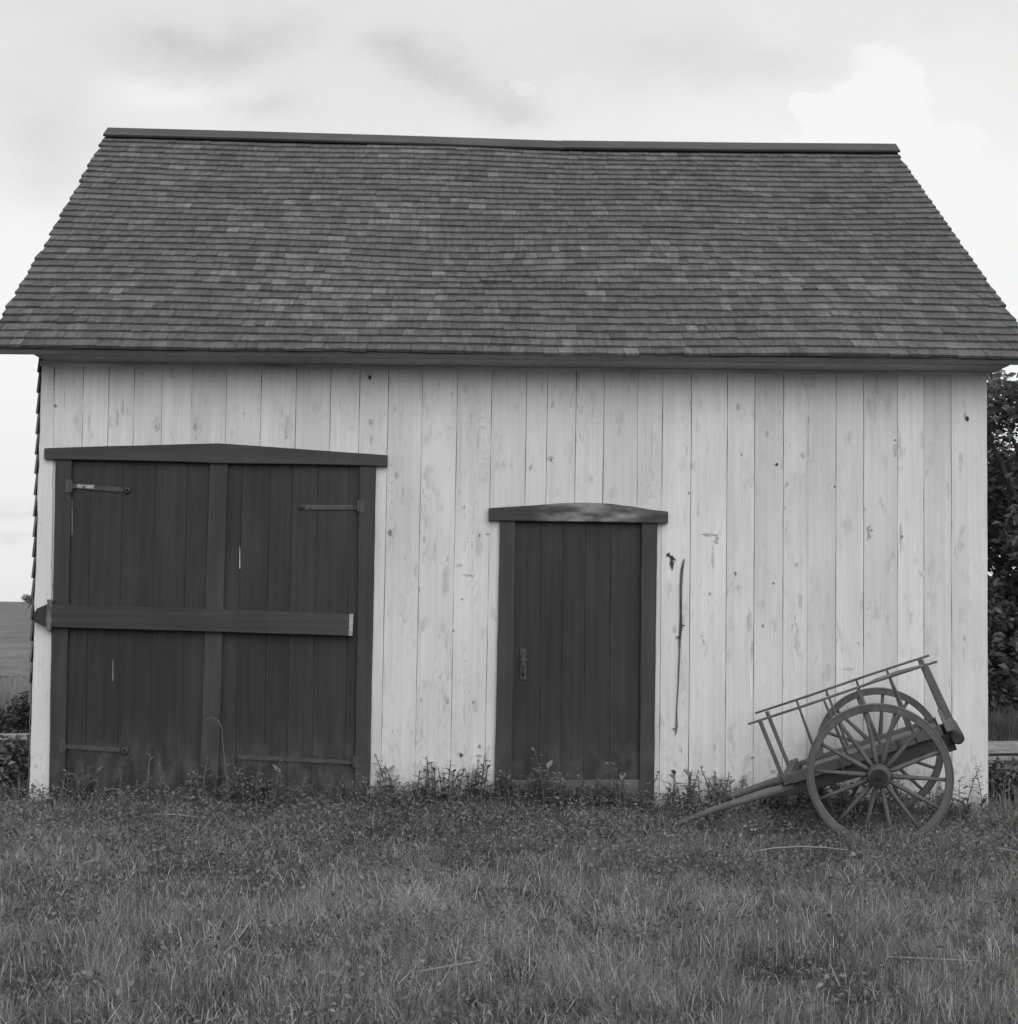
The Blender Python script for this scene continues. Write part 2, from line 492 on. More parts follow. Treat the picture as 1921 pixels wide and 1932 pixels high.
# dark knots and nail holes at their places on the boards
for u, v, r_ in ((698, 712, 4.2), (1825, 790, 3.6), (104, 765, 3), (736, 1005, 4.5), (1466, 876, 3), (1400, 858, 2.4), (1575, 918, 2.6),
                 (1702, 1012, 3.2), (1040, 868, 2.4), (1388, 1082, 3.5), (1300, 930, 2), (1645, 1000, 2.4), (905, 1010, 2.2),
                 (855, 1190, 2.2), (872, 1130, 2), (893, 1325, 2.5), (1460, 1100, 2.2), (1420, 1430, 3), (1560, 1310, 3), (1440, 1180, 2.3),
                 (1340, 1120, 2.4), (1690, 830, 2), (870, 1425, 3.2), (905, 1408, 2.8), (903, 1435, 2.4)):
    c = pix(u, v, -.0045)
    k = 9
    rx, rz = r_*.0039*rng.uniform(.7, 1.1), r_*.0039*rng.uniform(.8, 1.5)
    ring = [c+Vector((math.cos(2*math.pi*i/k)*rx*rng.uniform(.75, 1.2), 0, math.sin(2*math.pi*i/k)*rz*rng.uniform(.75, 1.2))) for i in range(k)]
    fw_.add([c]+ring+[p+Vector((0, .012, 0)) for p in ring], [(0, i+1, (i+1) % k+1) for i in range(k)] +
            [(i+1, i+1+k, (i+1) % k+1+k, (i+1) % k+1) for i in range(k)], .5, 2 if (u, v) in ((698, 712), (1825, 790), (1466, 876), (870, 1425)) else 3)
def scuff(u, v, w, h, tone, r):
    """a scuffed or peeled place on one board, ragged and drawn out along the grain"""
    c = pix(u, v, -.0042); k = 14
    ring = []
    for i in range(k):
        a = 2*math.pi*i/k; q = r.uniform(.35, 1.15)
        ring.append(c+Vector((math.cos(a)*w*.0039*q, 0, math.sin(a)*h*.0039*q)))
    fw_.add([c]+ring+[p+Vector((0, .010, 0)) for p in ring], [(0, i+1, (i+1) % k+1) for i in range(k)] +
            [(i+1, i+1+k, (i+1) % k+1+k, (i+1) % k+1) for i in range(k)], tone, 4)
r_s = random.Random(77)
for u, v, w, h, t_ in ((1338, 1008, 16, 4, .3), (1352, 1020, 5, 12, .25), (1346, 1058, 3, 16, .35), (1415, 1170, 4, 26, .35), (1419, 1225, 3, 20, .3), (1417, 1290, 3, 34, .95),
                       (1640, 1005, 4, 20, .2), (1700, 1010, 3, 24, .4), (1511, 1130, 5, 22, .45), (1505, 1205, 4, 30, .4), (1600, 1262, 12, 3, .4),
                       (737, 1004, 5, 5, .15), (921, 1007, 5, 2, .2), (884, 1085, 12, 3, .4), (866, 1066, 7, 4, .45), (897, 1330, 4, 18, .35), (903, 1426, 7, 4, .2),
                       (868, 1423, 9, 4, .2), (1038, 864, 8, 4, .35), (1002, 880, 3, 7, .3), (888, 783, 2, 9, .4), (745, 770, 3, 8, .45), (820, 1040, 3, 22, .5),
                       (222, 790, 4, 22, .3), (232, 770, 3, 16, .35), (297, 805, 5, 10, .35), (168, 800, 3, 18, .4), (540, 815, 3, 14, .4), (700, 830, 3, 10, .4),
                       (1655, 720, 3, 24, .4), (1690, 850, 3, 16, .45), (1460, 1455, 6, 3, .3), (1572, 1440, 3, 12, .4), (1740, 1080, 6, 9, .5), (1820, 1230, 3, 14, .5)):
    scuff(u, v, w, h, t_, r_s)
part('front_wall', fw_, [M_WHITE, M_VOID, M_KNOT, M_SMUDGE, M_SCUFF], shed)

xl, xr = pix(60, 1400, 0).x, pix(1863, 1400, 0).x
YB = 6.2
# roof reference lines
EY = -.35
eL, eR = pix(-22, 658, EY), pix(1964, 679, EY)
YR = 3.1
ridge_pts = [pix(209, 252, YR), pix(480, 259, YR), pix(760, 267, YR), pix(1060, 277, YR), pix(1400, 281, YR), pix(1684, 283, YR)]
ridge_s = [(p.x-ridge_pts[0].x)/(ridge_pts[-1].x-ridge_pts[0].x) for p in ridge_pts]
def ridge_at(s):
    z = float(np.interp(s, ridge_s, [p.z for p in ridge_pts]))
    x = ridge_pts[0].x+(ridge_pts[-1].x-ridge_pts[0].x)*s
    return Vector((x, YR, z))
slope = (ridge_at(.5)-(eL+eR)/2); slope.x = 0; slope.normalize()
NRM = Vector((0, -slope.z, slope.y))
def sagf(s, t):
    return (-.035*math.sin(math.pi*t)*(.5+.5*math.sin(3.0*s+.4)) + .007*math.sin(9*s+4*t)+.005*math.sin(17*s-7*t+1)
            - .03*math.exp(-((s-.47)/.10)**2-((t-.38)/.10)**2))
def roofpt(s, t, off=0.0):
    e = eL.lerp(eR, s)
    return e.lerp(ridge_at(s), t)+NRM*(off+sagf(s, t))

# side walls and back wall
ztop_l = pix(77, 684, 0).z
def gable_z(y, s):
    yy_ = y if y <= YR else 2*YR-y
    t = (yy_-EY)/(YR-EY)
    return eL.lerp(eR, s).lerp(ridge_at(s), t).z-.09
sw = MB()   # left wall: shingled, the butts show at the corner
zz = -.1
course = 0
while zz < 6.0:
    ex = .152
    y = .0
    while y < YB:
        w = rng.uniform(.09, .2)
        y1 = min(y+w, YB)
        za, zb = zz+rng.uniform(-.006, .006), zz+.27
        z_max = min(gable_z(y, 0.02), gable_z(y1, .02))
        zb = min(zb, z_max)
        if zb > za+.03:
            # the corner leans in towards the eave as the front wall does
            xw = lambda z: pix(78-.0268*0, 740, 0).x + (xl-pix(78, 740, 0).x)*max(0, min(1.2, (2.95-z)/2.6)) - .008
            bt = .030 if zz > .62 else .016
            sw.hexa([(xw(za)-bt, y+.002, za), (xw(za)-bt, y1-.002, za), (xw(zb)-.004, y1-.002, zb), (xw(zb)-.004, y+.002, zb)],
                    [(xw(za)-.002, y+.002, za), (xw(za)-.002, y1-.002, za), (xw(zb)+.004, y1-.002, zb), (xw(zb)+.004, y+.002, zb)], .25+.3*rng.random())
        y = y1
    zz += ex; course += 1
sw.slab([(xl+.045, .05, -.1), (xl+.045, YB, -.1), (xl+.045, YB, 3.1), (xl+.045, .05, 3.1)], (.02, 0, 0), .3)
sw.add([(xl+.04, .05, 3.1), (xl+.04, YB, 3.1), (xl+.04, YR, gable_z(YR, .02))], [(0, 1, 2)], .3)
part('side_wall', sw, M_SHINGLE, shed, label='shingled left side wall')
sw = MB()
y = .03
while y < YB:
    y1 = min(y+rng.uniform(.14, .2), YB)
    z0, z1 = gable_z(y, .98), gable_z(y1, .98)
    sw.hexa([(xr-.001, y+.003, -.15), (xr-.001, y1-.003, -.15), (xr-.001, y1-.003, z1), (xr-.001, y+.003, z0)],
            [(xr-.03, y+.003, -.15), (xr-.03, y1-.003, -.15), (xr-.03, y1-.003, z1), (xr-.03, y+.003, z0)], rng.random())
    y = y1
part('side_wall', sw, M_WHITE, shed, label='white boarded right side wall')
bwall = MB()
x = xl
while x < xr:
    x1 = min(x+rng.uniform(.2, .26), xr)
    bwall.slab([(x+.003, YB+.012, -.15), (x1-.003, YB+.012, -.15), (x1-.003, YB+.012, 3.15), (x+.003, YB+.012, 3.15)], (0, .03, 0), rng.random())
    x = x1
part('back_wall', bwall, M_WHITE, shed)
cb = MB()
cb.board(pix(79, 684, -.012), pix(54, 1530, -.012), pix(101, 684, -.012), pix(97-4, 1530, -.012), (0, .010, 0), 26, .0045, .31)
part('corner_board', cb, M_WHITE, shed, label='worn white corner board at the left end')

# roof: front slope of single shingles on a deck, back slope plainer
NC = 35
roof = MB()
deck = MB()
NS = 24
for i in range(NS):
    s0, s1 = i/NS, (i+1)/NS
    for k in range(8):
        t0, t1 = k/8, (k+1)/8
        q = lambda o: [roofpt(s0, t0, o), roofpt(s1, t0, o), roofpt(s1, t1, o), roofpt(s0, t1, o)]
        roof.add(q(-.003), [(0, 1, 2, 3)], .2)
        deck.add(q(-.028), [(3, 2, 1, 0)], .3)
W = (eR-eL).length
for c in range(NC):
    t = c/NC
    s = -.002+rng.uniform(-.004, .0)
    ph = rng.uniform(0, 6)
    ctone = rng.uniform(-.04, .04)
    while s < 1.002:
        wd = rng.choice((.07, .08, .09, .10, .115, .13, .15, .17))*rng.uniform(.92, 1.08)/W
        s1 = min(s+wd, 1.003)
        if s1-s < .003: break
        jt = rng.gauss(0, .0016)/4.6*2.0 + .0006*math.sin(s*23+ph)
        th = .022+rng.uniform(-.003, .004)
        lift = 0
        cl = fbm(np.array([s*7.5]), np.array([t*4.6]), .9, 21)[0]
        edge = 1-min(1, min(s, 1-s)/.10)
        band = math.exp(-((t-.25)/.26)**2)*.75+math.exp(-((t-.70)/.2)**2)*.20+(.55 if c in (NC-2, NC-3) else 0)
        pl = max(0, (cl-.30)*2.6)*band*(1-edge*.9)
        tone = .28+rng.gauss(0, .06)+ctone
        if rng.random() < pl: tone += rng.choice((.06, .10, .15, .22, .34))*rng.uniform(.8, 1.2)
        elif rng.random() < .06: tone += rng.uniform(.05, .25)
        if c == 0: tone -= .03
        if c == 10 and abs(s-.474) < .02: lift = .012
        ta, tb = t+jt, min(t+1.62/NC, 1.0)
        g = .0010/W*rng.uniform(.2, 1.5)
        a = [roofpt(s+g, ta, .006+lift*.4), roofpt(s1-g, ta, .006+lift*.4), roofpt(s1-g, tb, -.004), roofpt(s+g, tb, -.004)]
        b = [roofpt(s+g, ta, .006+th+lift), roofpt(s1-g, ta, .006+th+lift*rng.uniform(.6, 1)), roofpt(s1-g, tb, .002), roofpt(s+g, tb, .002)]
        roof.hexa(a, b, max(.05, tone))
        s = s1
def mir(p): return Vector((p.x, 2*YR-p.y, p.z))
for c in range(NC):
    t0, t1 = c/NC, (c+1.2)/NC
    for i in range(NS):
        s0, s1 = i/NS, (i+1)/NS
        roof.add([mir(roofpt(s0, t0, .022)), mir(roofpt(s1, t0, .022)), mir(roofpt(s1, min(1, t1), .002)), mir(roofpt(s0, min(1, t1), .002)),
                  mir(roofpt(s0, t0, 0)), mir(roofpt(s1, t0, 0))], [(0, 1, 2, 3), (4, 5, 1, 0)], .3+rng.gauss(0, .05))
for i in range(NS):
    s0, s1 = i/NS, (i+1)/NS
    deck.add([mir(roofpt(s0, 0, -.028)), mir(roofpt(s1, 0, -.028)), mir(roofpt(s1, 1, -.028)), mir(roofpt(s0, 1, -.028))], [(0, 1, 2, 3)], .3)
roof_o = part('roof', roof, M_SHINGLE, shed)
part('roof_deck', deck, M_EAVE, roof_o)
# ridge boards: two lengths on the front face, one pair behind
for s0, s1, lf, hw in ((-.004, .5755, .0, .20), (.5745, 1.004, .004, .195)):
    rb = MB()
    n = 9
    vs = []
    for i in range(n+1):
        s = s0+(s1-s0)*i/n
        top = ridge_at(s)+NRM*(.052+lf)+slope*.03
        bot = top-slope*hw
        vs += [bot, top, top-NRM*.022, bot-NRM*.022]
    fs = []
    for i in range(n):
        b = i*4
        for k in range(4): fs.append((b+k, b+(k+1) % 4, b+4+(k+1) % 4, b+4+k))
    fs += [(3, 2, 1, 0), tuple(n*4+k for k in range(4))]
    rb.add(vs, fs, s0+.3)
    part('ridge_board', rb, M_RIDGE, roof_o, bevel=.003)
    rb2 = MB(); rb2.add([mir(v)-Vector((0, 0, .004)) for v in vs], [f[::-1] for f in fs], s0+.5)
    part('ridge_board', rb2, M_RIDGE, roof_o)
# eave: fascia, soffit, frieze
fa = MB()
n = 16
def ev(i, dv, dy): 
    u = -17+(1960+17)*i/n
    return pix(u, 658+21*i/n+dv, EY+.005+dy)
vs = []
for i in range(n+1):
    w1, w2 = rng.uniform(-.5, .5), rng.uniform(-.4, .4)
    vs += [ev(i, 10.5+w1, .0), ev(i, -.5, .0), ev(i, -.5, .026), ev(i, 10.5+w1, .026)]
fs = []
for i in range(n):
    for k in range(4): fs.append((i*4+k, i*4+(k+1) % 4, i*4+4+(k+1) % 4, i*4+4+k))
fs += [(3, 2, 1, 0), tuple(n*4+k for k in range(4))]
fa.add(vs, fs, .4)
part('fascia', fa, M_EAVE, roof_o, bevel=.003)
so = MB()
pl0, pr0 = pix(62, 668, EY+.035), pix(1905, 689.5, EY+.035)
zl, zr = pl0.z, pr0.z
so.hexa([(pl0.x, EY+.033, zl), (pr0.x, EY+.033, zr), (pr0.x, .03, zr), (pl0.x, .03, zl)],
        [(pl0.x, EY+.033, zl+.02), (pr0.x, EY+.033, zr+.02), (pr0.x, .03, zr+.02), (pl0.x, .03, zl+.02)], .6)
part('soffit', so, M_SOFFIT, roof_o)
fr = MB()
fr.board(pix(75, 680, -.012), pix(75, 690, -.012), pix(1868, 700, -.012), pix(1868, 708, -.012), (0, .010, 0), 1, 0, .2)
part('frieze', fr, M_FRIEZE, shed, bevel=.003)
# barge boards under the gable ends
for s in (.004, .996):
    for mirr in (False, True):
        bb = MB()
        f = (lambda p: mir(p)) if mirr else (lambda p: p)
        dx = .02 if s < .5 else -.02
        q = [roofpt(s, .01, -.03), roofpt(s, 1, -.03), roofpt(s, 1, -.12), roofpt(s, .035, -.12)]
        bb.hexa([f(p) for p in q], [f(p)+Vector((dx, 0, 0)) for p in q], .5)
        part('barge_board', bb, M_EAVE, roof_o)

# ------------------------------------------------------------------ doors
def P(u, v, y=-.02): return pix(u, v, y)
def poly_lintel(pts, y0, dy, tone):
    """head board traced along its top and bottom edges: pts = [(u, top v, bottom v)...]"""
    m = MB(); vs = []
    for u, a, b in pts: vs += [pix(u, b, y0), pix(u, a, y0), pix(u, a, y0)+Vector((0, dy, 0)), pix(u, b, y0)+Vector((0, dy, 0))]
    fs = []
    n = len(pts)-1
    for i in range(n):
        for k in range(4): fs.append((i*4+k, i*4+(k+1) % 4, i*4+4+(k+1) % 4, i*4+4+k))
    fs += [(3, 2, 1, 0), tuple(n*4+k for k in range(4))]
    m.add(vs, fs, tone)
    return m
part('lintel', poly_lintel([(83, 845.5, 866), (140, 843.5, 867), (200, 841.5, 868), (270, 840, 869.5), (340, 838, 871), (412, 836.2, 874), (470, 840, 874.5),
                            (560, 846.5, 875.5), (650, 853, 877), (731, 858.5, 879.5)], -.05, .046, .37), M_TRIMH, shed, bevel=.004)
part('lintel', poly_lintel([(922, 958.5, 982), (970, 955.5, 982.5), (1010, 953, 983), (1050, 949.6, 983.5), (1075, 948.5, 983.8), (1100, 948.2, 984), (1125, 948.6, 984.5), (1150, 950, 985), (1200, 956.2, 986),
                            (1230, 961.5, 986.5), (1261, 965, 987)], -.05, .046, .61), M_WORN, shed, bevel=.004, label='head board of the narrow door, paint worn to bare wood')
def upright(name, tl, tr, bl, br, y0, dy, mat, tone, n=14, jit=.002, parent=shed, bevel=.003, label=None):
    m = MB()
    m.board(pix(*tl, y0), pix(*bl, y0), pix(*tr, y0), pix(*br, y0), (0, dy, 0), n, jit, tone)
    return part(name, m, mat, parent, bevel=bevel, label=label)
upright('casing', (105, 864), (135, 864), (91.5, 1525), (121, 1525), -.03, .03, M_TRIM, .2)
upright('casing', (679, 872), (709.5, 872), (669, 1525), (697, 1525), -.03, .03, M_TRIM, .7)
upright('casing', (944, 980), (972, 980), (932, 1522), (965, 1522), -.03, .03, M_TRIM, .45)
upright('casing', (1211, 982), (1240.5, 982), (1206.5, 1522), (1234, 1522), -.03, .03, M_TRIM, .9)

def leaf(edges_t, edges_b, vt, vb, y0, name='door', runs=()):
    m = MB()
    for (a, b), (c, d) in zip(zip(edges_t[:-1], edges_t[1:]), zip(edges_b[:-1], edges_b[1:])):
        dy = rng.uniform(-.0015, .0015)
        m.board(pix(a+.2, vt, y0+dy), pix(c+.2, vb, y0+dy), pix(b-.2, vt, y0+dy), pix(d-.2, vb, y0+dy), (0, .03, 0), 8, .0008, rng.random())
    m.slab([pix(edges_t[0], vt, y0+.036), pix(edges_t[-1], vt, y0+.036), pix(edges_b[-1], vb, y0+.036), pix(edges_b[0], vb, y0+.036)], (0, .01, 0), .3)
    for u, v, v2, w in runs:      # pale paint runs and scratches, and a pale sliver beside the left casing
        k = 5; L, Q = [], []
        for i in range(k+1):
            t = i/k; hw = w*(.35+.65*t)*(1 if i < k else .5)
            L.append(pix(u-hw, v+(v2-v)*t, y0-.0035)); Q.append(pix(u+hw, v+(v2-v)*t, y0-.0035))
        m.add(L+Q, [(i, i+1, k+2+i, k+1+i) for i in range(k)], .8, 1)
    return part(name, m, [M_DOOR, M_SCUFF], shed, bevel=.0012)
sh = lambda L, k: [x-k for x in L]
dl = leaf([133, 172, 232, 294, 354, 410], [120, 159, 219, 281, 340, 394], 862, 1520, .004, runs=((213, 1245, 1285, .4), (136, 940, 1010, .4)))
dr = leaf([412, 458, 510, 553, 600, 660, 682], [396, 442, 496, 540, 587, 650, 671], 862, 1520, .004, runs=((452.5, 1030, 1073, .8),))
ds = leaf([970, 1022, 1063, 1105, 1153, 1213], [962, 1016, 1058, 1101, 1150, 1209], 978, 1471, .008)
# meeting batten
upright('batten', (396, 874), (429.5, 874), (376, 1510), (411, 1510), -.024, .026, M_TRIM, .55, parent=dl)
# bar across both leaves, with a tapered end past the corner
bar = MB()
bar.board(pix(88, 1139.5, -.075), pix(659, 1158, -.075), pix(84, 1182.5, -.075), pix(657, 1199.5, -.075), (0, .046, 0), 14, .001, .33)
bar_o = part('door_bar', bar, M_TRIMH, shed, bevel=.003)
bt = MB()
bt.board(pix(659.4, 1158, -.076), pix(666.5, 1158.2, -.076), pix(657.4, 1199.5, -.076), pix(664.5, 1199.8, -.076), (0, .048, 0), 3, .0015, .8)
part('worn_tip', bt, M_BAREIRON, bar_o, label='pale worn tip of the door bar')
be = MB()
q = [pix(88, 1140.5, -.072), pix(88, 1183, -.072), pix(66, 1174, -.072), pix(62, 1160, -.072), pix(70, 1148, -.072)]
be.add(q+[p+Vector((0, .04, 0)) for p in q], [(0, 1, 2, 3, 4), (9, 8, 7, 6, 5)]+[(i, i+5, (i+1) % 5+5, (i+1) % 5) for i in range(5)], .6)
part('bar_end', be, M_DOOR, bar_o)
br = MB()
br.board(pix(89, 1131, -.079), pix(87, 1190, -.079), pix(99.5, 1131, -.079), pix(95.5, 1190, -.079), (0, .02, 0), 9, .005, .4)
br.slab([pix(92, 1131, -.06), pix(100, 1131, -.06), pix(99, 1138, -.06), pix(91, 1138, -.06)], (0, .06, 0), .4)
br.slab([pix(88, 1184.5, -.06), pix(97, 1184.5, -.06), pix(96, 1190, -.06), pix(87, 1190, -.06)], (0, .06, 0), .4)
part('bar_bracket', br, M_BRACKET, shed, bevel=.002, label='worn bracket holding the door bar at the left corner')

def hinge(parent, plate, a, b, w, tip, y=-.004, yplate=-.036, worn=None):
    m = MB()
    u0, v0, u1, v1 = plate
    m.slab([pix(u0, v0, yplate), pix(u1, v0, yplate), pix(u1, v1, yplate), pix(u0, v1, yplate)], (0, .008, 0), .4)
    m.tube([pix(u1 if tip[0] > u1 else u0, v0+2, yplate-.004), pix(u1 if tip[0] > u1 else u0, v1-2, yplate-.004)], .010, 8, .5)
    n = 8
    A_, B_ = Vector((a[0], a[1])), Vector((b[0], b[1]))
    wa, wb = w
    ytop = [yplate if i == 0 else y for i in range(n+1)]
    vs = []
    for i in range(n+1):
        t = i/n; c = A_.lerp(B_, t); hw = wa+(wb-wa)*t
        yy_ = yplate+.002 if i == 0 else y-.004
        vs += [pix(c.x, c.y+hw, yy_), pix(c.x, c.y-hw, yy_), pix(c.x, c.y-hw, yy_+.007), pix(c.x, c.y+hw, yy_+.007)]
    fs = []
    for i in range(n):
        for k in range(4): fs.append((i*4+k, i*4+(k+1) % 4, i*4+4+(k+1) % 4, i*4+4+k))
    fs += [(3, 2, 1, 0), tuple(n*4+k for k in range(4))]
    m.add(vs, fs, .5)
    if worn:
        m.slab([pix(worn[0], a[1]-wa*.9, y-.0065), pix(worn[1], a[1]-wa*.5, y-.0065), pix(worn[1], a[1]+wa*1.2, y-.0065), pix(worn[0], a[1]+wa*.8, y-.0065)], (0, .002, 0), .5, 1)
    if tip[2]:
        c = pix(tip[0], tip[1], y-.003); r_ = tip[2]*.0039
        ring = [c+Vector((math.cos(x)*r_, 0, math.sin(x)*r_)) for x in [2*math.pi*k/14 for k in range(15)]]
        m.tube(ring, .0105, 6, .5, flat=.6)
    if rng.random() < 2:   # round bolt heads
        for t in (.25, .6, .9):
            c = A_.lerp(B_, t); p = pix(c.x, c.y, y-.010)
            m.tube([p, p+Vector((0, .008, 0))], .009, 8, .3)
    return part('strap_hinge', m, [M_IRON, M_BAREIRON], parent)
hinge(dl, (123, 905, 134.5, 929), (134, 917), (232, 924), (4.0, 4.2), (240, 925, 4.2), worn=(139, 177))
hinge(dr, (676, 943, 688, 967), (680, 957), (575, 957), (4.6, 4.4), (568, 957, 3.8))
hinge(dl, (113, 1395, 122.5, 1419), (121, 1408), (226, 1415), (4.4, 4.6), (235, 1417, 5.4))
hinge(dr, (667, 1427, 678, 1448), (672, 1439), (450, 1428), (3.6, 4.4), (450, 1428, 0))
# narrow door: latch, sill
h = MB()
c0 = pix(986, 1226, -.002); 
h.slab([pix(982, 1224, -.004), pix(993, 1224, -.004), pix(993, 1282, -.004), pix(982, 1282, -.004)], (0, .010, 0), .3)
h.tube([pix(987.5, 1232, -.008), pix(987.5, 1236, -.04), pix(987.5, 1255, -.052), pix(987.5, 1270, -.04), pix(987.5, 1275, -.008)], [.008, .009, .011, .009, .008], 8, .6)
h.slab([pix(981, 1243, -.012), pix(996, 1243, -.012), pix(996, 1247, -.012), pix(981, 1247, -.012)], (0, .008, 0), .6)
part('door_latch', h, M_IRON, ds)
sl = MB()
sl.slab([pix(962, 1472.5, -.016), pix(1208, 1471.5, -.016), pix(1208, 1515, -.016), pix(962, 1515, -.016)], (0, .07, 0), .4)
sill = part('sill', sl, M_SILL, shed, bevel=.006)

# dry stem hanging on the boards right of the narrow door, and a withered leaf tuft
st = MB()
pts = [(1291, 1056, 2), (1287, 1075, 4.2), (1285, 1110, 4), (1285, 1150, 3.4), (1285, 1183, 4.6), (1283, 1205, 3.6), (1282, 1240, 2.4), (1280, 1290, 2.2), (1277, 1340, 1.8), (1277, 1372, 3.2), (1275, 1386, 1.5)]
st.tube([pix(u, v, -.012) for u, v, r_ in pts], [r_*.0025 for _, _, r_ in pts], 7, .2)
for u, v, u2, v2 in ((1284, 1182, 1293, 1180), (1281, 1203, 1275, 1202), (1277, 1375, 1268, 1376), (1288, 1068, 1292, 1054)):
    st.tube([pix(u, v, -.012), pix((u+u2)/2, (v+v2)/2-1, -.018), pix(u2, v2, -.016)], [.006, .005, .002], 5, .2)
o = part('twig', st, M_TWIG, None)
tag(o, 'thin dark twig hanging upright on the white boards right of the narrow door', 'twig')
lf = MB()
for (u, v), (u2, v2), w in (((1260, 1046), (1277, 1058), 3.4), ((1267, 1050), (1269, 1077), 4.5), ((1258, 1050), (1264, 1042), 3.6), ((1264, 1049), (1272, 1052), 3)):
    a, b = pix(u, v, -.008), pix(u2, v2, -.012)
    d = (b-a).normalized(); n_ = d.cross(Vector((0, -1, 0))).normalized()*w*.0037
    mdl = a.lerp(b, .45)
    lf.add([a, mdl+n_, b, mdl-n_, mdl+Vector((0, -.014, 0))], [(0, 1, 4), (1, 2, 4), (2, 3, 4), (3, 0, 4)], .15)
o = part('withered_leaf', lf, M_LEAF, None)
tag(o, 'small dark withered leaf tuft on the white boards beside the narrow door', 'leaf tuft')

# ------------------------------------------------------------------ the two-wheeled cart
AX = Vector((.277, .961, .018)).normalized()
LONG = Vector((AX.y, -AX.x, 0)).normalized()
HUB = pixp(1659, 1463, Vector((2.279, -1.6, .389)), AX)
def cp(x, y, o):
    """point seen at cart-detail picture position x, y lying o metres behind the near wheel's plane"""
    return pixp(1232.5+x*.3585, 1196+y*.3585, HUB+AX*o, AX)
cart = thing('cart', 'small two-wheeled wooden cart tipped onto its shafts in the grass against the white wall', 'cart', (HUB.x+AX.x*.7, HUB.y+AX.y*.7, gzf(2.5, -.9)))
RW = (cp(1193+394, 745, 0)-cp(1193, 745, 0)).length
TILT = (cp(1495, 145, .3)-cp(500, 475, .3)).normalized()     # along the bed, upwards to the rear
NUP = AX.cross(TILT)*-1
if NUP.z < 0: NUP = -NUP
def make_wheel(o_, phase, facing):
    c = HUB+AX*o_
    e1, e2 = LONG, Vector((0, 0, 1))
    def ringmesh(prof, seg=84):
        m = MB(); vs, fs = [], []
        k = len(prof)
        for i in range(seg):
            a = 2*math.pi*i/seg
            d = e1*math.cos(a)+e2*math.sin(a)
            for r_, y in prof: vs.append(c+d*r_+AX*y)
        for i in range(seg):
            for j in range(k):
                fs.append((i*k+j, i*k+(j+1) % k, ((i+1) % seg)*k+(j+1) % k, ((i+1) % seg)*k+j))
        m.add(vs, fs, .5)
        return m
    f = facing
    w = part('wheel', ringmesh([(RW*.888, -.023), (RW*.978, -.025), (RW*.978, .025), (RW*.888, .023)]), M_CART, cart, bevel=.004)
    part('tyre', ringmesh([(RW*.979, -.027), (RW, -.026), (RW, .026), (RW*.979, .027)]), M_TYRE, w, bevel=.002)
    hb = MB()
    prof = [(-.105, .054), (-.10, .060), (-.07, .064), (-.065, .067), (-.05, .069), (-.03, .073), (.03, .075), (.06, .062), (.12, .052)]
    hb.tube([c+AX*(p*f) for p, r_ in prof], [r_ for p, r_ in prof], 20, .4)
    part('hub', hb, M_CART, w, smooth=False)
    hc = MB()
    hc.tube([c+AX*(-.108*f), c+AX*(-.1065*f), c+AX*(-.1035*f)], [.046, .053, .054], 16, .2)
    hc.tube([c+AX*(-.125*f), c+AX*(-.120*f), c+AX*(-.106*f)], [.010, .014, .014], 8, .8)
    part('hub_cap', hc, M_HUBCAP, w)
    for k in range(14):
        a = phase+2*math.pi*k/14
        d = e1*math.cos(a)+e2*math.sin(a)
        tn = e2*math.cos(a)-e1*math.sin(a)
        s_ = MB()
        p0, p1, p2 = c+d*.066-AX*.002*f, c+d*(RW*.30)-AX*(.004)*f, c+d*(RW*.915)
        n = 10
        vs = []
        for t, wt_, dp in ((0, .025, .032), (.12, .026, .030), (.30, .024, .027), (.6, .020, .023), (1, .0185, .022)):
            p = p0.lerp(p2, t)
            for i in range(8):
                b = 2*math.pi*i/8
                vs.append(p+tn*math.cos(b)*wt_*.62+AX*math.sin(b)*dp*.62)
        fs = []
        for i in range(4):
            for q in range(8): fs.append((i*8+q, i*8+(q+1) % 8, i*8+8+(q+1) % 8, i*8+8+q))
        fs += [tuple(range(7, -1, -1)), tuple(range(32, 40))]
        s_.add(vs, fs, rng.random())
        part('spoke', s_, M_CART, w, smooth=True)
    return w
make_wheel(0.0, R(-1.5), 1)
make_wheel(1.405, R(9), -1)
ax = MB()
ax.bar(HUB+AX*.10, HUB+AX*1.30, .055, .065, TILT.cross(AX), .3)
part('axle', ax, M_CARTDARK, cart, bevel=.004)
ON, OF = .30, 1.10
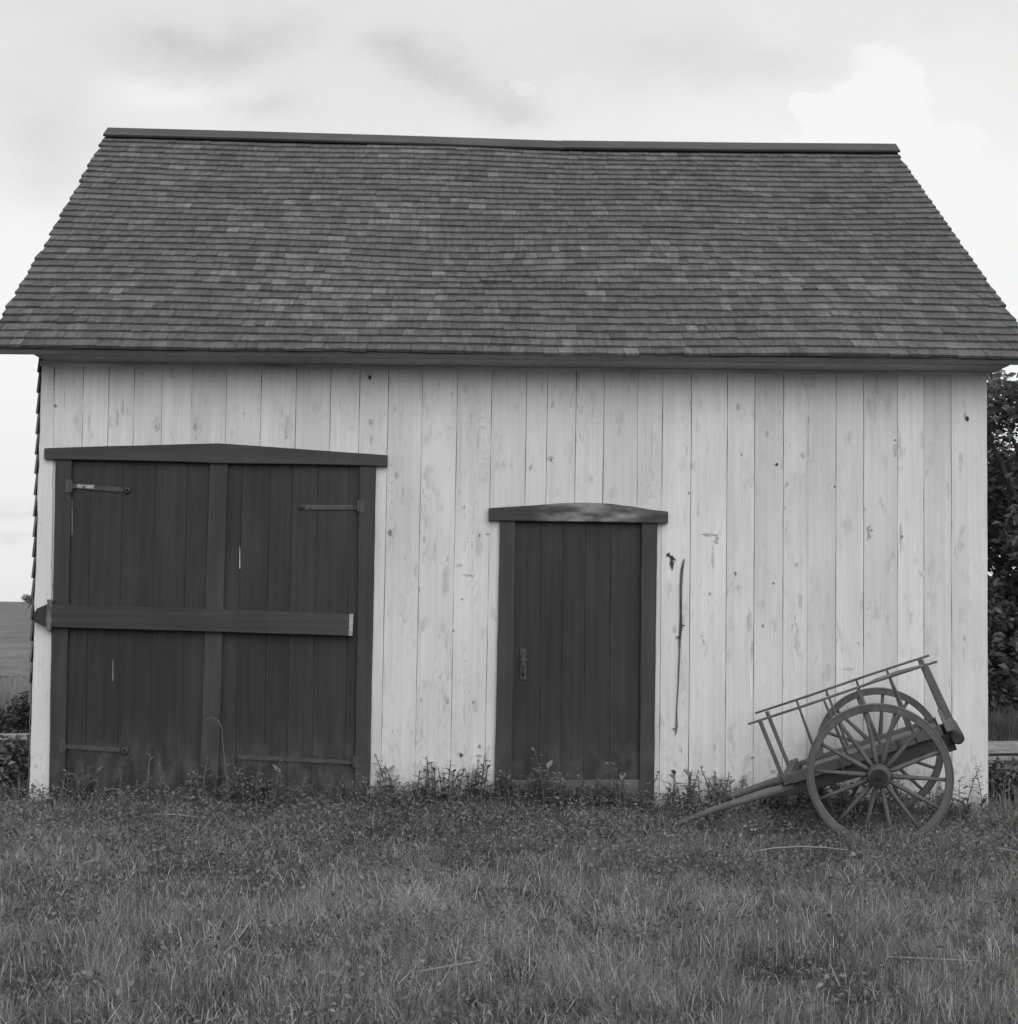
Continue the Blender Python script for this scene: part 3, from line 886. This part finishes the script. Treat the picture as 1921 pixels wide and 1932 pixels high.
def side(o, near):
    # shaft: round and tapering at the front, squared under the bed
    m = MB(); Z2 = Vector((0, 0, .024))
    s_ = 0 if near else 1
    if near:
        pts = [cp(112, 1006, ON+.05), cp(300, 932, ON+.05), cp(560, 848, ON+.05), cp(740, 800, ON+.05)]
    else:
        pts = [cp(112, 1006, ON+.05)+AX*.72-Z2, cp(300, 935, ON+.05)+AX*.72-Z2, cp(560, 848, ON+.05)+AX*.72-Z2, cp(740, 800, ON+.05)+AX*.72-Z2]
    m.tube(pts, [.018, .022, .027, .033], 10, .4, 1)
    d = (OF-ON-.08) if not near else 0
    A0, A1 = cp(690, 817, ON+.05)+AX*d, cp(1585, 566, ON+.05)+AX*d
    m.bar(A0, A1, .055, .105, NUP, .55)
    part('shaft', m, [M_CARTDARK, M_SHAFT], cart, bevel=.005)  # squared beam gets the darker material, shade under the side board painted in
    # side board standing on the shaft
    d = OF-ON if not near else 0
    b = MB()
    b.bar(cp(722, 762, ON)+AX*d-Z2*s_, cp(1520, 505, ON)+AX*d-Z2*s_, .030, .068, NUP, .3+s_*.4)
    part('side_board', b, M_CARTH, cart, bevel=.004)
    # rails
    r_ = MB()
    P0, P1 = cp(500, 475, ON)+AX*d-LONG*(.022 if d else 0), cp(1495, 145, ON)+AX*d-LONG*(.022 if d else 0)
    r_.tube([P0, P0.lerp(P1, .3)+Vector((0, 0, -.002)), P0.lerp(P1, .65)+Vector((0, 0, .003)), P1], [.0075, .0085, .0085, .0075], 8, .5)
    part('rail', r_, M_CARTH, cart)
    return d
side(ON, True); side(OF, False)
mp_ = MB()
mp_.tube([cp(1115, 268, ON-.012), cp(1180, 243, ON-.014), cp(1300, 200, ON-.014), cp(1420, 168, ON-.012)], [.007, .013, .014, .009], 8, .6)
part('splice', mp_, M_CARTGREY, cart, label='pale splint lashed along the near rail')
for (x0, y0, x1, y1, o, w) in ((560, 452, 688, 772, ON, .026), (1425, 160, 1592, 515, ON, .044),
                               (598, 408, 722, 716, OF, .027), (1402, 130, 1542, 452, OF, .036)):
    m = MB(); m.bar(cp(x0, y0, o), cp(x1, y1, o), .026, w, TILT, rng.random())
    part('post', m, M_CART, cart, bevel=.004)
for (x0, y0, x1, y1, o) in ((900, 352, 1030, 650, ON), (1075, 292, 1200, 590, ON), (1248, 232, 1372, 520, ON),
                            (755, 350, 870, 668, OF), (910, 295, 1030, 605, OF), (1068, 240, 1180, 560, OF), (1228, 186, 1345, 505, OF)):
    m = MB(); a, b = cp(x0, y0, o), cp(x1, y1, o)
    m.tube([a, a.lerp(b, .5), b], [.008, .010, .011], 7, rng.random())
    part('stake', m, M_CART, cart)
bed = MB()
for k in range(5):
    o0, o1 = ON+.02+k*.152, ON+.02+k*.152+.146
    a, b = cp(760, 775, ON), cp(1510, 533, ON)
    dn = NUP*-.008
    q = [a+AX*(o0-ON)+dn, b+AX*(o0-ON)+dn, b+AX*(o1-ON)+dn, a+AX*(o1-ON)+dn]
    bed.slab(q, NUP*.018, rng.random())
part('bed', bed, M_CARTGREY, cart)
for nm, x, y, o0, o1, w, hgt, mt in (('cross_bar', 706, 764, ON-.035, OF+.05, .056, .060, M_CART), ('cross_bar', 1555, 478, ON-.03, OF+.03, .055, .075, M_CARTGREY),
                                     ('end_roller', 1602, 545, ON-.06, OF+.06, .075, .075, M_CARTDARK)):
    m = MB()
    c0 = cp(x, y, ON)
    if nm == 'end_roller':
        m.tube([c0+AX*(o0-ON), c0+AX*(o0-ON+.02), c0+AX*(o1-ON-.02), c0+AX*(o1-ON)], [.034, .041, .041, .034], 12, .4)
    else:
        m.bar(c0+AX*(o0-ON), c0+AX*(o1-ON), hgt, w, TILT, .4)
    part(nm, m, mt, cart, bevel=.004)
for x, y, w, hh in ((1405, 548, .05, .05), (1300, 578, .03, .06), (990, 690, .012, .075)):
    pk = MB()
    c0 = cp(x, y, ON-.018)
    pk.bar(c0-TILT*w/2, c0+TILT*w/2, .022, hh, NUP, .5)
    part('cleat', pk, M_CART, cart, bevel=.004)
pr = MB()
pr.tube([cp(880, 815, ON+.15), cp(935, 905, ON+.15), cp(950, 960, ON+.15)], [.018, .017, .015], 7, .4)
part('prop', pr, M_CARTDARK, cart)

# ------------------------------------------------------------------ grass and low leaves
def blades_mesh(name, x, y, hgt, wid, lean_, ang, tone, mat, z0=None):
    n = len(x)
    z = gz(x, y)-.005 if z0 is None else z0
    base = np.stack([x, y, z], 1)
    d = np.stack([np.cos(ang), np.sin(ang), np.zeros(n)], 1)
    fa = nr.random(n)*2*np.pi
    sdv = np.stack([np.cos(fa), np.sin(fa), np.zeros(n)], 1)*wid[:, None]*.5
    up = np.array([0, 0, 1.])
    c1 = base+up*(hgt*.5*np.cos(lean_*.55))[:, None]+d*(hgt*.5*np.sin(lean_*.55))[:, None]
    c2 = c1+up*(hgt*.5*np.cos(lean_*1.35))[:, None]+d*(hgt*.5*np.sin(lean_*1.35))[:, None]
    c2[:, 2] = np.maximum(c2[:, 2], z+.006)
    V = np.stack([base-sdv, base+sdv, c1+sdv*.75, c1-sdv*.75, c2], 1).reshape(-1, 3)
    b = np.arange(n)*5
    me = bpy.data.meshes.new(name)
    me.vertices.add(n*5); me.vertices.foreach_set('co', V.astype(np.float32).ravel())
    loops = np.stack([b, b+1, b+2, b+3, b+3, b+2, b+4], 1).ravel()
    me.loops.add(n*7); me.loops.foreach_set('vertex_index', loops.astype(np.int32))
    me.polygons.add(n*2)
    ls = np.stack([np.arange(n)*7, np.arange(n)*7+4], 1).ravel()
    me.polygons.foreach_set('loop_start', ls.astype(np.int32))
    me.update(calc_edges=True)
    at = me.attributes.new('tone', 'FLOAT', 'POINT')
    at.data.foreach_set('value', np.repeat(tone, 5).astype(np.float32))
    me.materials.append(mat)
    o = bpy.data.objects.new(name, me); COL.objects.link(o)
    return o
def scatter(n, y0, y1, margin=.9, pow_=1.0):
    y = y0+(y1-y0)*nr.random(n)
    hw = .37*(y+10.3)
    q = nr.random(n)*2-1
    far_ = nr.random(n) < .24     # thinner to the sides, beyond what the photograph shows
    x = np.where(far_, np.sign(q)*(hw+.5+np.abs(q)*3.2), q*(hw+.5))
    return CAM.x+.02*(y+10.3)+x, y
def clear_of_shed(x, y):
    return ~((y > -.03) & (x > xl-.02) & (x < xr+.02))

# lawn blades
NB = 540000
x, y = scatter(NB, -6.3, .0)
cl = fbm(x, y, .55, 31); cl2 = fbm(x, y, .16, 41); big = fbm(x, y, 1.7, 51)
tuft = np.clip((cl*.6+cl2*.4-.40)*4.5, 0, 1)
nearf = np.clip((-y-2.6)/1.6, 0, 1)
hgt = (.035+(.045+.050*nearf)*tuft)*(.55+.9*nr.random(NB))*(1+.5*np.exp(y/.35))
hgt *= 1+.9*np.exp(-((x-2.5)/.8)**2-((y+1.85)/.20)**2)-.45*np.exp(-((x-1.25)/.5)**2-((y+1.5)/.4)**2)
wid = .0018+.0036*nr.random(NB)**1.5
ln = np.abs(nr.normal(.55, .60, NB))+.9*np.clip((big-.52)*4, 0, 1)*nr.random(NB)
ang = vnoise(x, y, .22, 61)*14+nr.normal(0, .9, NB)
tone = .20+.28*(cl2-.5)+.22*(big-.5)+.05*tuft+nr.normal(0, .11, NB)
dry = nr.random(NB) < (.06+.14*np.clip((cl-.42)*3, 0, 1))
tone = np.where(dry, .45+.45*nr.random(NB), tone)
tone -= .03*np.clip((y+3.2)/3.2, 0, 1)
tag(blades_mesh('grass', x, y, hgt, wid, ln, ang, np.clip(tone, .03, 1), M_GRASS), 'rough dark lawn grass in front of the shed, mixed with dry blades', 'grass', kind='stuff')
# straws lying through it
NS_ = 15000
x, y = scatter(NS_, -6.0, -.4)
k = fbm(x, y, .9, 71)
ok = k > .36
x, y = x[ok], y[ok]; n = len(x)
o = blades_mesh('straw', x, y, .05+.15*nr.random(n)**1.6, .0014+.0016*nr.random(n), .85+.55*nr.random(n), nr.random(n)*6.28, .38+.55*nr.random(n), M_GRASS, gz(x, y)+.02)
tag(o, 'pale dry straws lying tangled through the lawn', 'straw', kind='stuff')
# rough grass either side of the shed and behind it
NB2 = 60000
x = np.where(nr.random(NB2) < .5, nr.uniform(-8.5, xl-.03, NB2), nr.uniform(xr+.03, 9.5, NB2)); y = nr.uniform(-.3, 17, NB2)
cl = fbm(x, y, .9, 81)
tone = .22+.2*(cl-.5)+nr.normal(0, .07, NB2)+.14*np.clip((y-5)/8, 0, 1)
tag(blades_mesh('rough_grass', x, y, (.10+.22*cl)*(.6+.7*nr.random(NB2)), .005+.007*nr.random(NB2), np.abs(nr.normal(.4, .3, NB2)), nr.random(NB2)*6.28,
                np.clip(tone, .03, 1), M_GRASS), 'rough taller grass growing beside and behind the shed', 'grass', kind='stuff')

def leaves_np(C, size, tone, upness=.6, aspect=.55, name='leaves', fold=.18):
    """many small pointed leaves, each two facets folded on the midrib"""
    n = len(C)
    d = nr.normal(size=(n, 3)); d[:, 2] *= .55; d /= np.linalg.norm(d, axis=1)[:, None]
    u = nr.normal(size=(n, 3)); u[:, 2] += upness*2.2
    sd_ = np.cross(d, u); sd_ /= np.linalg.norm(sd_, axis=1)[:, None]+1e-9
    nn = np.cross(sd_, d)
    L = size[:, None]
    V = np.stack([C, C+d*L*.5+sd_*L*aspect*.5+nn*L*fold, C+d*L, C+d*L*.5-sd_*L*aspect*.5+nn*L*fold], 1).reshape(-1, 3)
    b = np.arange(n)*4
    F = np.stack([b, b+1, b+2, b, b+2, b+3], 1)
    me = bpy.data.meshes.new(name)
    me.vertices.add(n*4); me.vertices.foreach_set('co', V.astype(np.float32).ravel())
    me.loops.add(n*6); me.loops.foreach_set('vertex_index', F.astype(np.int32).ravel())
    me.polygons.add(n*2); me.polygons.foreach_set('loop_start', (np.arange(n*2)*3).astype(np.int32))
    me.update(calc_edges=True)
    at = me.attributes.new('tone', 'FLOAT', 'POINT')
    at.data.foreach_set('value', np.repeat(np.clip(tone, 0, 1), 4).astype(np.float32))
    return me
# low leafy ground cover, thickest towards the wall
NL = 230000
x, y = scatter(NL, -5.8, -.04)
dens = np.clip(.16+1.0*np.clip((y+3.3)/3.0, 0, 1), 0, 1)*np.clip((fbm(x, y, .5, 91)-.22)*2.6, .1, 1)*(1-.8*np.exp(-((x-1.25)/.5)**2-((y+1.5)/.4)**2))
ok = nr.random(NL) < dens
x, y = x[ok], y[ok]; n = len(x)
cl = fbm(x, y, .3, 95)
zmax = .05+.11*cl+.05*np.exp(-((y+.12)/.25)**2)*(.4+1.2*fbm(x, y*0, .35, 97))
z = gz(x, y)+zmax*nr.random(n)**.6
me = leaves_np(np.stack([x, y, z], 1), .012+.024*nr.random(n)**1.5, .33+.35*(cl-.5)+nr.normal(0, .14, n), .7, .6, 'ground_cover')
me.materials.append(M_LEAF)
o = bpy.data.objects.new('ground_cover', me); COL.objects.link(o)
tag(o, 'low leafy weeds spreading through the grass towards the wall', 'weeds', kind='stuff')

# ------------------------------------------------------------------ single weeds
def weed_mesh(kind, h, seed):
    r = random.Random(seed); m = MB()
    def leafat(p, d, L, w, tone, droop=.2):
        d = d.normalized(); s_ = d.cross(Vector((0, 0, 1)))
        if s_.length < .1: s_ = Vector((1, 0, 0))
        s_.normalize(); n_ = s_.cross(d)
        a = p+d*L*.4; b = p+d*L*.75-Vector((0, 0, L*droop*.4)); c = p+d*L-Vector((0, 0, L*droop))
        m.add([p, a+s_*w*.5+n_*w*.15, a-s_*w*.5+n_*w*.15, b+s_*w*.38, b-s_*w*.38, c, a, b], [(0, 1, 6), (0, 6, 2), (1, 3, 7, 6), (6, 7, 4, 2), (3, 5, 7), (7, 5, 4)], tone)
    if kind in ('leafy', 'dark', 'slim'):
        for k in range(r.choice((1, 2, 2, 3)) if kind != 'slim' else 1):
            bx, by = r.uniform(-.03, .03), r.uniform(-.03, .03)
            hh = h*r.uniform(.65, 1); lx, ly = r.uniform(-.3, .3)*hh, r.uniform(-.2, .2)*hh
            pts = [Vector((bx+lx*t*t, by+ly*t*t, hh*t)) for t in (0, .25, .5, .75, 1)]
            m.tube(pts, [.004, .0035, .003, .0024, .0012], 5, .3)
            nl = int(hh/.022)+3
            for i in range(nl):
                t = .12+.88*i/nl
                p = Vector((bx+lx*t*t, by+ly*t*t, hh*t)); a = i*2.4+r.uniform(-.5, .5)
                L = (.060 if kind != 'slim' else .042)*r.uniform(.6, 1.25)*(1.15-.55*t)*(1.5 if kind == 'dark' else 1)
                leafat(p, Vector((math.cos(a), math.sin(a), r.uniform(.1, .9))), L, L*(.42 if kind != 'slim' else .28), (.24 if kind == 'dark' else .46)+r.gauss(0, .11), r.uniform(0, .4))
    elif kind == 'fern':
        for k in range(11):
            a = r.uniform(0, 6.28); sp_ = r.uniform(.5, 1)*h*.55; hh = h*r.uniform(.7, 1)
            pts = [Vector((math.cos(a)*sp_*t*t, math.sin(a)*sp_*t*t, hh*math.sin(t*1.9)/.95)) for t in (0, .2, .4, .6, .8, 1)]
            m.tube(pts, .0018, 4, .4)
            for i in range(16):
                t = .2+.8*i/16
                p = Vector((math.cos(a)*sp_*t*t, math.sin(a)*sp_*t*t, hh*math.sin(t*1.9)/.95))
                for sgn in (-1, 1):
                    leafat(p, Vector((math.cos(a+sgn*1.3), math.sin(a+sgn*1.3), .25)), .032*(1.2-t*.7), .009, .42+r.gauss(0, .09), .3)
    elif kind == 'arch':
        for k in range(7):
            a = r.choice((0, 0, 3.1))+r.uniform(-.5, .5); sp_ = h*r.uniform(.6, 1.5); hh = h*r.uniform(.6, 1)
            pts = [Vector((math.cos(a)*sp_*t**1.6, math.sin(a)*sp_*.5*t**1.6, hh*math.sin(t*2.3))) for t in np.linspace(0, 1, 8)]
            m.tube(pts, [.0035, .004, .0045, .0045, .004, .0035, .003, .001], 4, .5+r.gauss(0, .1), flat=.35)
    elif kind == 'stalk':
        pts = [Vector((.02*math.sin(3*t), 0, h*t)) for t in np.linspace(0, 1, 6)]
        m.tube(pts, [.0028, .0026, .0024, .002, .0018, .001], 5, .55)
        for i in range(14):
            t = .72+.28*i/14; p = Vector((.02*math.sin(3*t), 0, h*t)); a = i*2.4
            leafat(p, Vector((math.cos(a), math.sin(a), 1.2)), .016, .006, .55, 0)
    me = m.mesh('weed')
    me.materials.append(M_LEAF)
    return me
def weed(name, me, x, y, rz, sc, label, cat='weed', group=None):
    o = bpy.data.objects.new(name, me); COL.objects.link(o)
    o.location = (x, y, gzf(x, y)-.01); o.rotation_euler = (0, 0, rz); o.scale = (sc, sc, sc*rng.uniform(.9, 1.1))
    return tag(o, label, cat, group)
var = {k: [weed_mesh(k, .22, 100+i) for i in range(5)] for k in ('leafy', 'dark', 'slim')}
rows = [(115, 690, 64, 'slim', 'slim leafy weed growing along the foot of the wide double door', 'weeds along the double door'),
        (704, 925, 52, 'leafy', 'leafy weed at the foot of the white wall between the two doors', 'weeds under the white wall between the doors'),
        (938, 1232, 60, 'leafy', 'leafy weed in front of the sill of the narrow door', 'weeds in front of the narrow door'),
        (1242, 1420, 36, 'leafy', 'leafy weed at the foot of the white wall between the narrow door and the cart', 'weeds between the narrow door and the cart'),
        (1430, 1800, 50, 'dark', 'dark leafy weed growing under the cart along the wall', 'weeds under the cart')]
for u0, u1, cnt, kd, lab, grp in rows:
    for i in range(cnt):
        u = u0+(u1-u0)*(i+rng.random())/cnt
        p = pix(u, 1500, -.06)
        weed('weed', rng.choice(var[kd]+(var['leafy'] if kd != 'leafy' else [])), p.x, -.07-rng.random()**2*.4, rng.uniform(0, 6.28), (.65+1.35*rng.random()**2.5)*(1.05 if kd == 'slim' else 1.0), lab, 'weed', grp)
def lone(kind, u, y, h, seed, label, name='weed', cat='weed'):
    p = pix(u, 1500, y)
    return weed(name, weed_mesh(kind, h, seed), p.x, y, rng.uniform(-.3, .3), 1.0, label, cat)
lone('fern', 154, -.16, .24, 301, 'rounded pale fern-like weed at the left end of the double door', 'fern', 'fern')
lone('arch', 245, -.20, .19, 302, 'pale arching dead grass tuft before the left leaf of the double door', 'grass_tuft', 'grass tuft')
lone('arch', 330, -.25, .14, 303, 'low pale arching grass tuft left of the meeting batten of the double door', 'grass_tuft', 'grass tuft')
lone('stalk', 297, -.12, .30, 304, 'single upright pale stalk before the left leaf of the double door', 'stalk', 'stalk')
lone('dark', 405, -.10, .30, 305, 'dark leafy weed against the meeting batten of the double door')
lone('slim', 470, -.14, .36, 306, 'tallest slim weed before the right leaf of the double door')
lone('slim', 512, -.14, .28, 307, 'second slim weed before the right leaf, just right of the tallest one')
lone('dark', 1815, -.45, .42, 308, 'tall dark-leaved weed beside the right rim of the near cart wheel')
lone('dark', 1856, -.06, .34, 309, 'dark-leaved weed at the right bottom corner of the white wall')
lone('leafy', 1275, -.08, .27, 310, 'bushy weed at the wall just right of the narrow door')
lone('stalk', 1806, -1.45, .28, 311, 'pale flowering stalk in the grass right of the near cart wheel', 'stalk', 'stalk')
# drooping stem in front of the double door
ds_ = MB()
pts = [(428, 1500), (427, 1462), (423, 1425), (420, 1395), (419, 1375), (413, 1361), (403, 1355), (392, 1354)]
ds_.tube([pix(u, v, -.12) for u, v in pts], [.004, .0035, .003, .0028, .0028, .003, .003, .0014], 5, .45)
for i in range(18):
    t = i/18; p = pix(420-3*t-26*t*t, 1372-16*t, -.12); a = i*2.4
    d = Vector((math.cos(a)*.6-.4, math.sin(a), -.3)).normalized()
    ds_.add([p, p+d*.012+Vector((0, 0, .004)), p+d*.024], [(0, 1, 2)], .5)
o = part('drooping_stem', ds_, M_LEAF, None)
tag(o, 'thin pale grass stem drooping over in front of the meeting batten', 'grass stem')
# stalks lying on the lawn
def lying(pts, r_, label):
    m = MB(); P_ = []
    for u, v in pts:
        d = ray(u, v); t = (-.0-CAM.z+.048)/d.z; p = CAM+d*t; P_.append(p)
    m.tube(P_, [r_*.5]+[r_*.75]*(len(P_)-2)+[r_*.4], 6, .44)
    o = part('dry_stalk', m, M_GRASS, None)
    tag(o, label, 'dry stalk')
lying([(1420, 1607), (1460, 1600), (1510, 1597), (1555, 1599), (1600, 1604)], .0055, 'curved pale stalk lying on the grass below the cart')
lying([(1672, 1805), (1740, 1808), (1800, 1811), (1850, 1814)], .0038, 'straight pale stalk lying on the grass at the lower right')
lying([(785, 1833), (830, 1826), (880, 1817), (908, 1812)], .0036, 'straight pale stalk lying slanted on the lawn below the white wall')
lying([(292, 1536), (330, 1537), (372, 1541)], .0050, 'short pale stalk lying in the grass before the double door')
lying([(1880, 1600), (1905, 1604), (1935, 1612)], .0075, 'pale stalk at the right edge of the lawn beside the wall corner')
# broad leaves lying low in the lawn
def broad(u, v, L, label):
    d = ray(u, v); t = (-CAM.z+.06)/d.z; p = CAM+d*t
    r = random.Random(int(u)); m = MB()
    for k in range(3):
        a = r.uniform(0, 6.28) if k else -.9
        dd = Vector((math.cos(a), math.sin(a), .5)).normalized(); s_ = dd.cross(Vector((0, 0, 1))).normalized()
        Lk = L*(1 if k == 0 else .6)
        vs, n = [], 6
        for i in range(n+1):
            tt = i/n; w = Lk*.33*math.sin(math.pi*min(1, tt*.92+.06))
            c = p+dd*Lk*tt-Vector((0, 0, Lk*.35*tt*tt))
            vs += [c+s_*w+Vector((0, 0, w*.25)), c, c-s_*w+Vector((0, 0, w*.25))]
        fs = []
        for i in range(n): fs += [(i*3, i*3+1, i*3+4, i*3+3), (i*3+1, i*3+2, i*3+5, i*3+4)]
        m.add(vs, fs, .42+.06*k)
    tag(part('dock_leaf', m, M_LEAF, None, smooth=True), label, 'broad leaf')
broad(619, 1840, .085, 'broad pale leaf standing in the lawn below the double door')
broad(512, 1806, .065, 'smaller broad leaf in the lawn, left of the paler one')
broad(157, 1840, .075, 'broad round leaf at the lower left of the lawn')

# ------------------------------------------------------------------ trees, bushes and boards beyond the shed
def crown_points(n, clumps):
    out = []
    wts = np.array([c[3]**2 for c in clumps]); wts = wts/wts.sum()
    for c, w in zip(clumps, wts):
        k = int(n*w)
        v = nr.normal(size=(k, 3)); v /= np.linalg.norm(v, axis=1)[:, None]
        r_ = nr.random(k)**.4
        out.append(np.array(c[:3])+v*r_[:, None]*np.array([c[3], c[3], c[3]*.85]))
    return np.concatenate(out)
def tree(name, label, cat, base, clumps, n, size, trunk_r, seed, tone=.3, group=None):
    root = thing(name, label, cat, base, group)
    r = random.Random(seed)
    P_ = crown_points(n, clumps)
    keep = P_[:, 2] > gz(P_[:, 0], P_[:, 1])+.03
    keep &= ~((P_[:, 0] > xl-.08) & (P_[:, 0] < xr+.10) & (P_[:, 1] > -.05) & (P_[:, 1] < YB+.1))
    P_ = P_[keep]
    me = leaves_np(P_, size*(.6+.8*nr.random(len(P_))), tone+nr.normal(0, .12, len(P_))+.25*(vnoise(P_[:, 0]*3, P_[:, 2]*3, 1.0, seed)-.5), .35, .5, 'crown')
    part('crown', me, M_TREE, root)
    m = MB()
    b = Vector(base)
    top = Vector(np.mean([c[:3] for c in clumps], axis=0))
    m.tube([b-Vector((0, 0, .1)), b.lerp(top, .35)+Vector((r.uniform(-.1, .1), 0, 0)), b.lerp(top, .7), top], [trunk_r*1.3, trunk_r, trunk_r*.75, trunk_r*.4], 9, .4)
    for c in clumps:
        s_ = b.lerp(top, r.uniform(.35, .8)); e = Vector(c[:3])
        m.tube([s_, s_.lerp(e, .5)+Vector((0, 0, .06)), e], [trunk_r*.5, trunk_r*.35, trunk_r*.12], 6, .4)
    part('trunk', m, M_BARK, root)
    return root
cl_ = []
r = random.Random(8)
for i in range(34):
    a = r.uniform(0, 6.28); rr = r.uniform(.2, 1.75); z = r.uniform(.75, 3.85)
    cl_.append((6.35+math.cos(a)*rr*min(1, (5.8-z)/1.9), 4.6+math.sin(a)*rr, z, r.uniform(.38, .68)))
tree('tree', 'dark dense leafy tree behind the right end of the shed', 'tree', (6.4, 4.7, gzf(6.4, 4.7)), cl_, 42000, .095, .11, 3, .24)
cl_ = []
for i in range(18):
    cl_.append((r.uniform(5.2, 8.0), r.uniform(8.2, 9.6), r.uniform(.4, 3.4), r.uniform(.5, .8)))
tree('tree', 'second dark tree standing farther back behind the right end of the shed', 'tree', (6.8, 9, gzf(6.8, 9)), cl_, 22000, .12, .10, 4, .24)
def bush(label, x, y, w, h, n, seed, tone=.3, k=1.0):
    r = random.Random(seed)
    cl = [(x+r.uniform(-w, w), y+r.uniform(-w, w)*.6, r.uniform(.1, h)*k, r.uniform(.14, .3)*k) for _ in range(10)]
    tree('bush', label, 'bush', (x, y, gzf(x, y)), cl, n, .055, .018, seed, tone)
bush('dark leafy bush hugging the left corner of the shed', -3.95, .5, .30, .28, 4200, 12, .30)
bush('darker low bush behind the left corner of the shed, against the field', -5.1, 3.6, .7, .30, 5200, 13, .15)
bush('low dark weedy bush at the right corner of the shed', 4.2, .75, .36, .16, 3000, 14, .24, .62)
p = pix(52, 1138, 300)
q = [(p.x+r.uniform(-2.2, 2.2), 300+r.uniform(-1, 1), r.uniform(.6, 2.6), r.uniform(.5, .95)) for _ in range(9)]
tree('bush', 'tiny distant bush on the horizon left of the shed', 'bush', (p.x, 300, gzf(p.x, 300)), q, 1600, .4, .08, 15, .5)
# boards lying behind each end
lp = thing('lumber_pile', 'pale weathered boards stacked low in the weeds beyond the right corner', 'lumber', (4.6, 2.6, gzf(4.6, 2.6)))
for k, (u, v, t_) in enumerate(((1868, 1411, .10), (1880, 1430, .05))):
    m = MB(); c0 = pix(u, v, 2.4+.05*k)
    m.bar(c0+Vector((-.25, 0, 0)), c0+Vector((1.9, .25, .02)), .20, t_*.9, (0, 0, 1), .3+.3*k)
    part('board', m, M_GREY, lp, bevel=.005)
m = MB()
for dx in (.05, 1.3):
    c0 = pix(1870, 1445, 2.45)
    m.bar(Vector((c0.x+dx, 2.35, c0.z-.10)), Vector((c0.x+dx, 2.75, c0.z-.10)), .12, .26, (0, 0, 1), .4)
part('bearer', m, M_BARK, lp)
m = MB(); c0 = pix(28, 1388, 2.3)
m.bar(c0+Vector((-.9, .1, -.03)), c0+Vector((.16, -.05, .0)), .16, .045, (0, 0, 1), .5)
o = part('board', m, M_GREY, None, bevel=.004)
tag(o, 'weathered board lying in the weeds beyond the left corner of the shed', 'board')
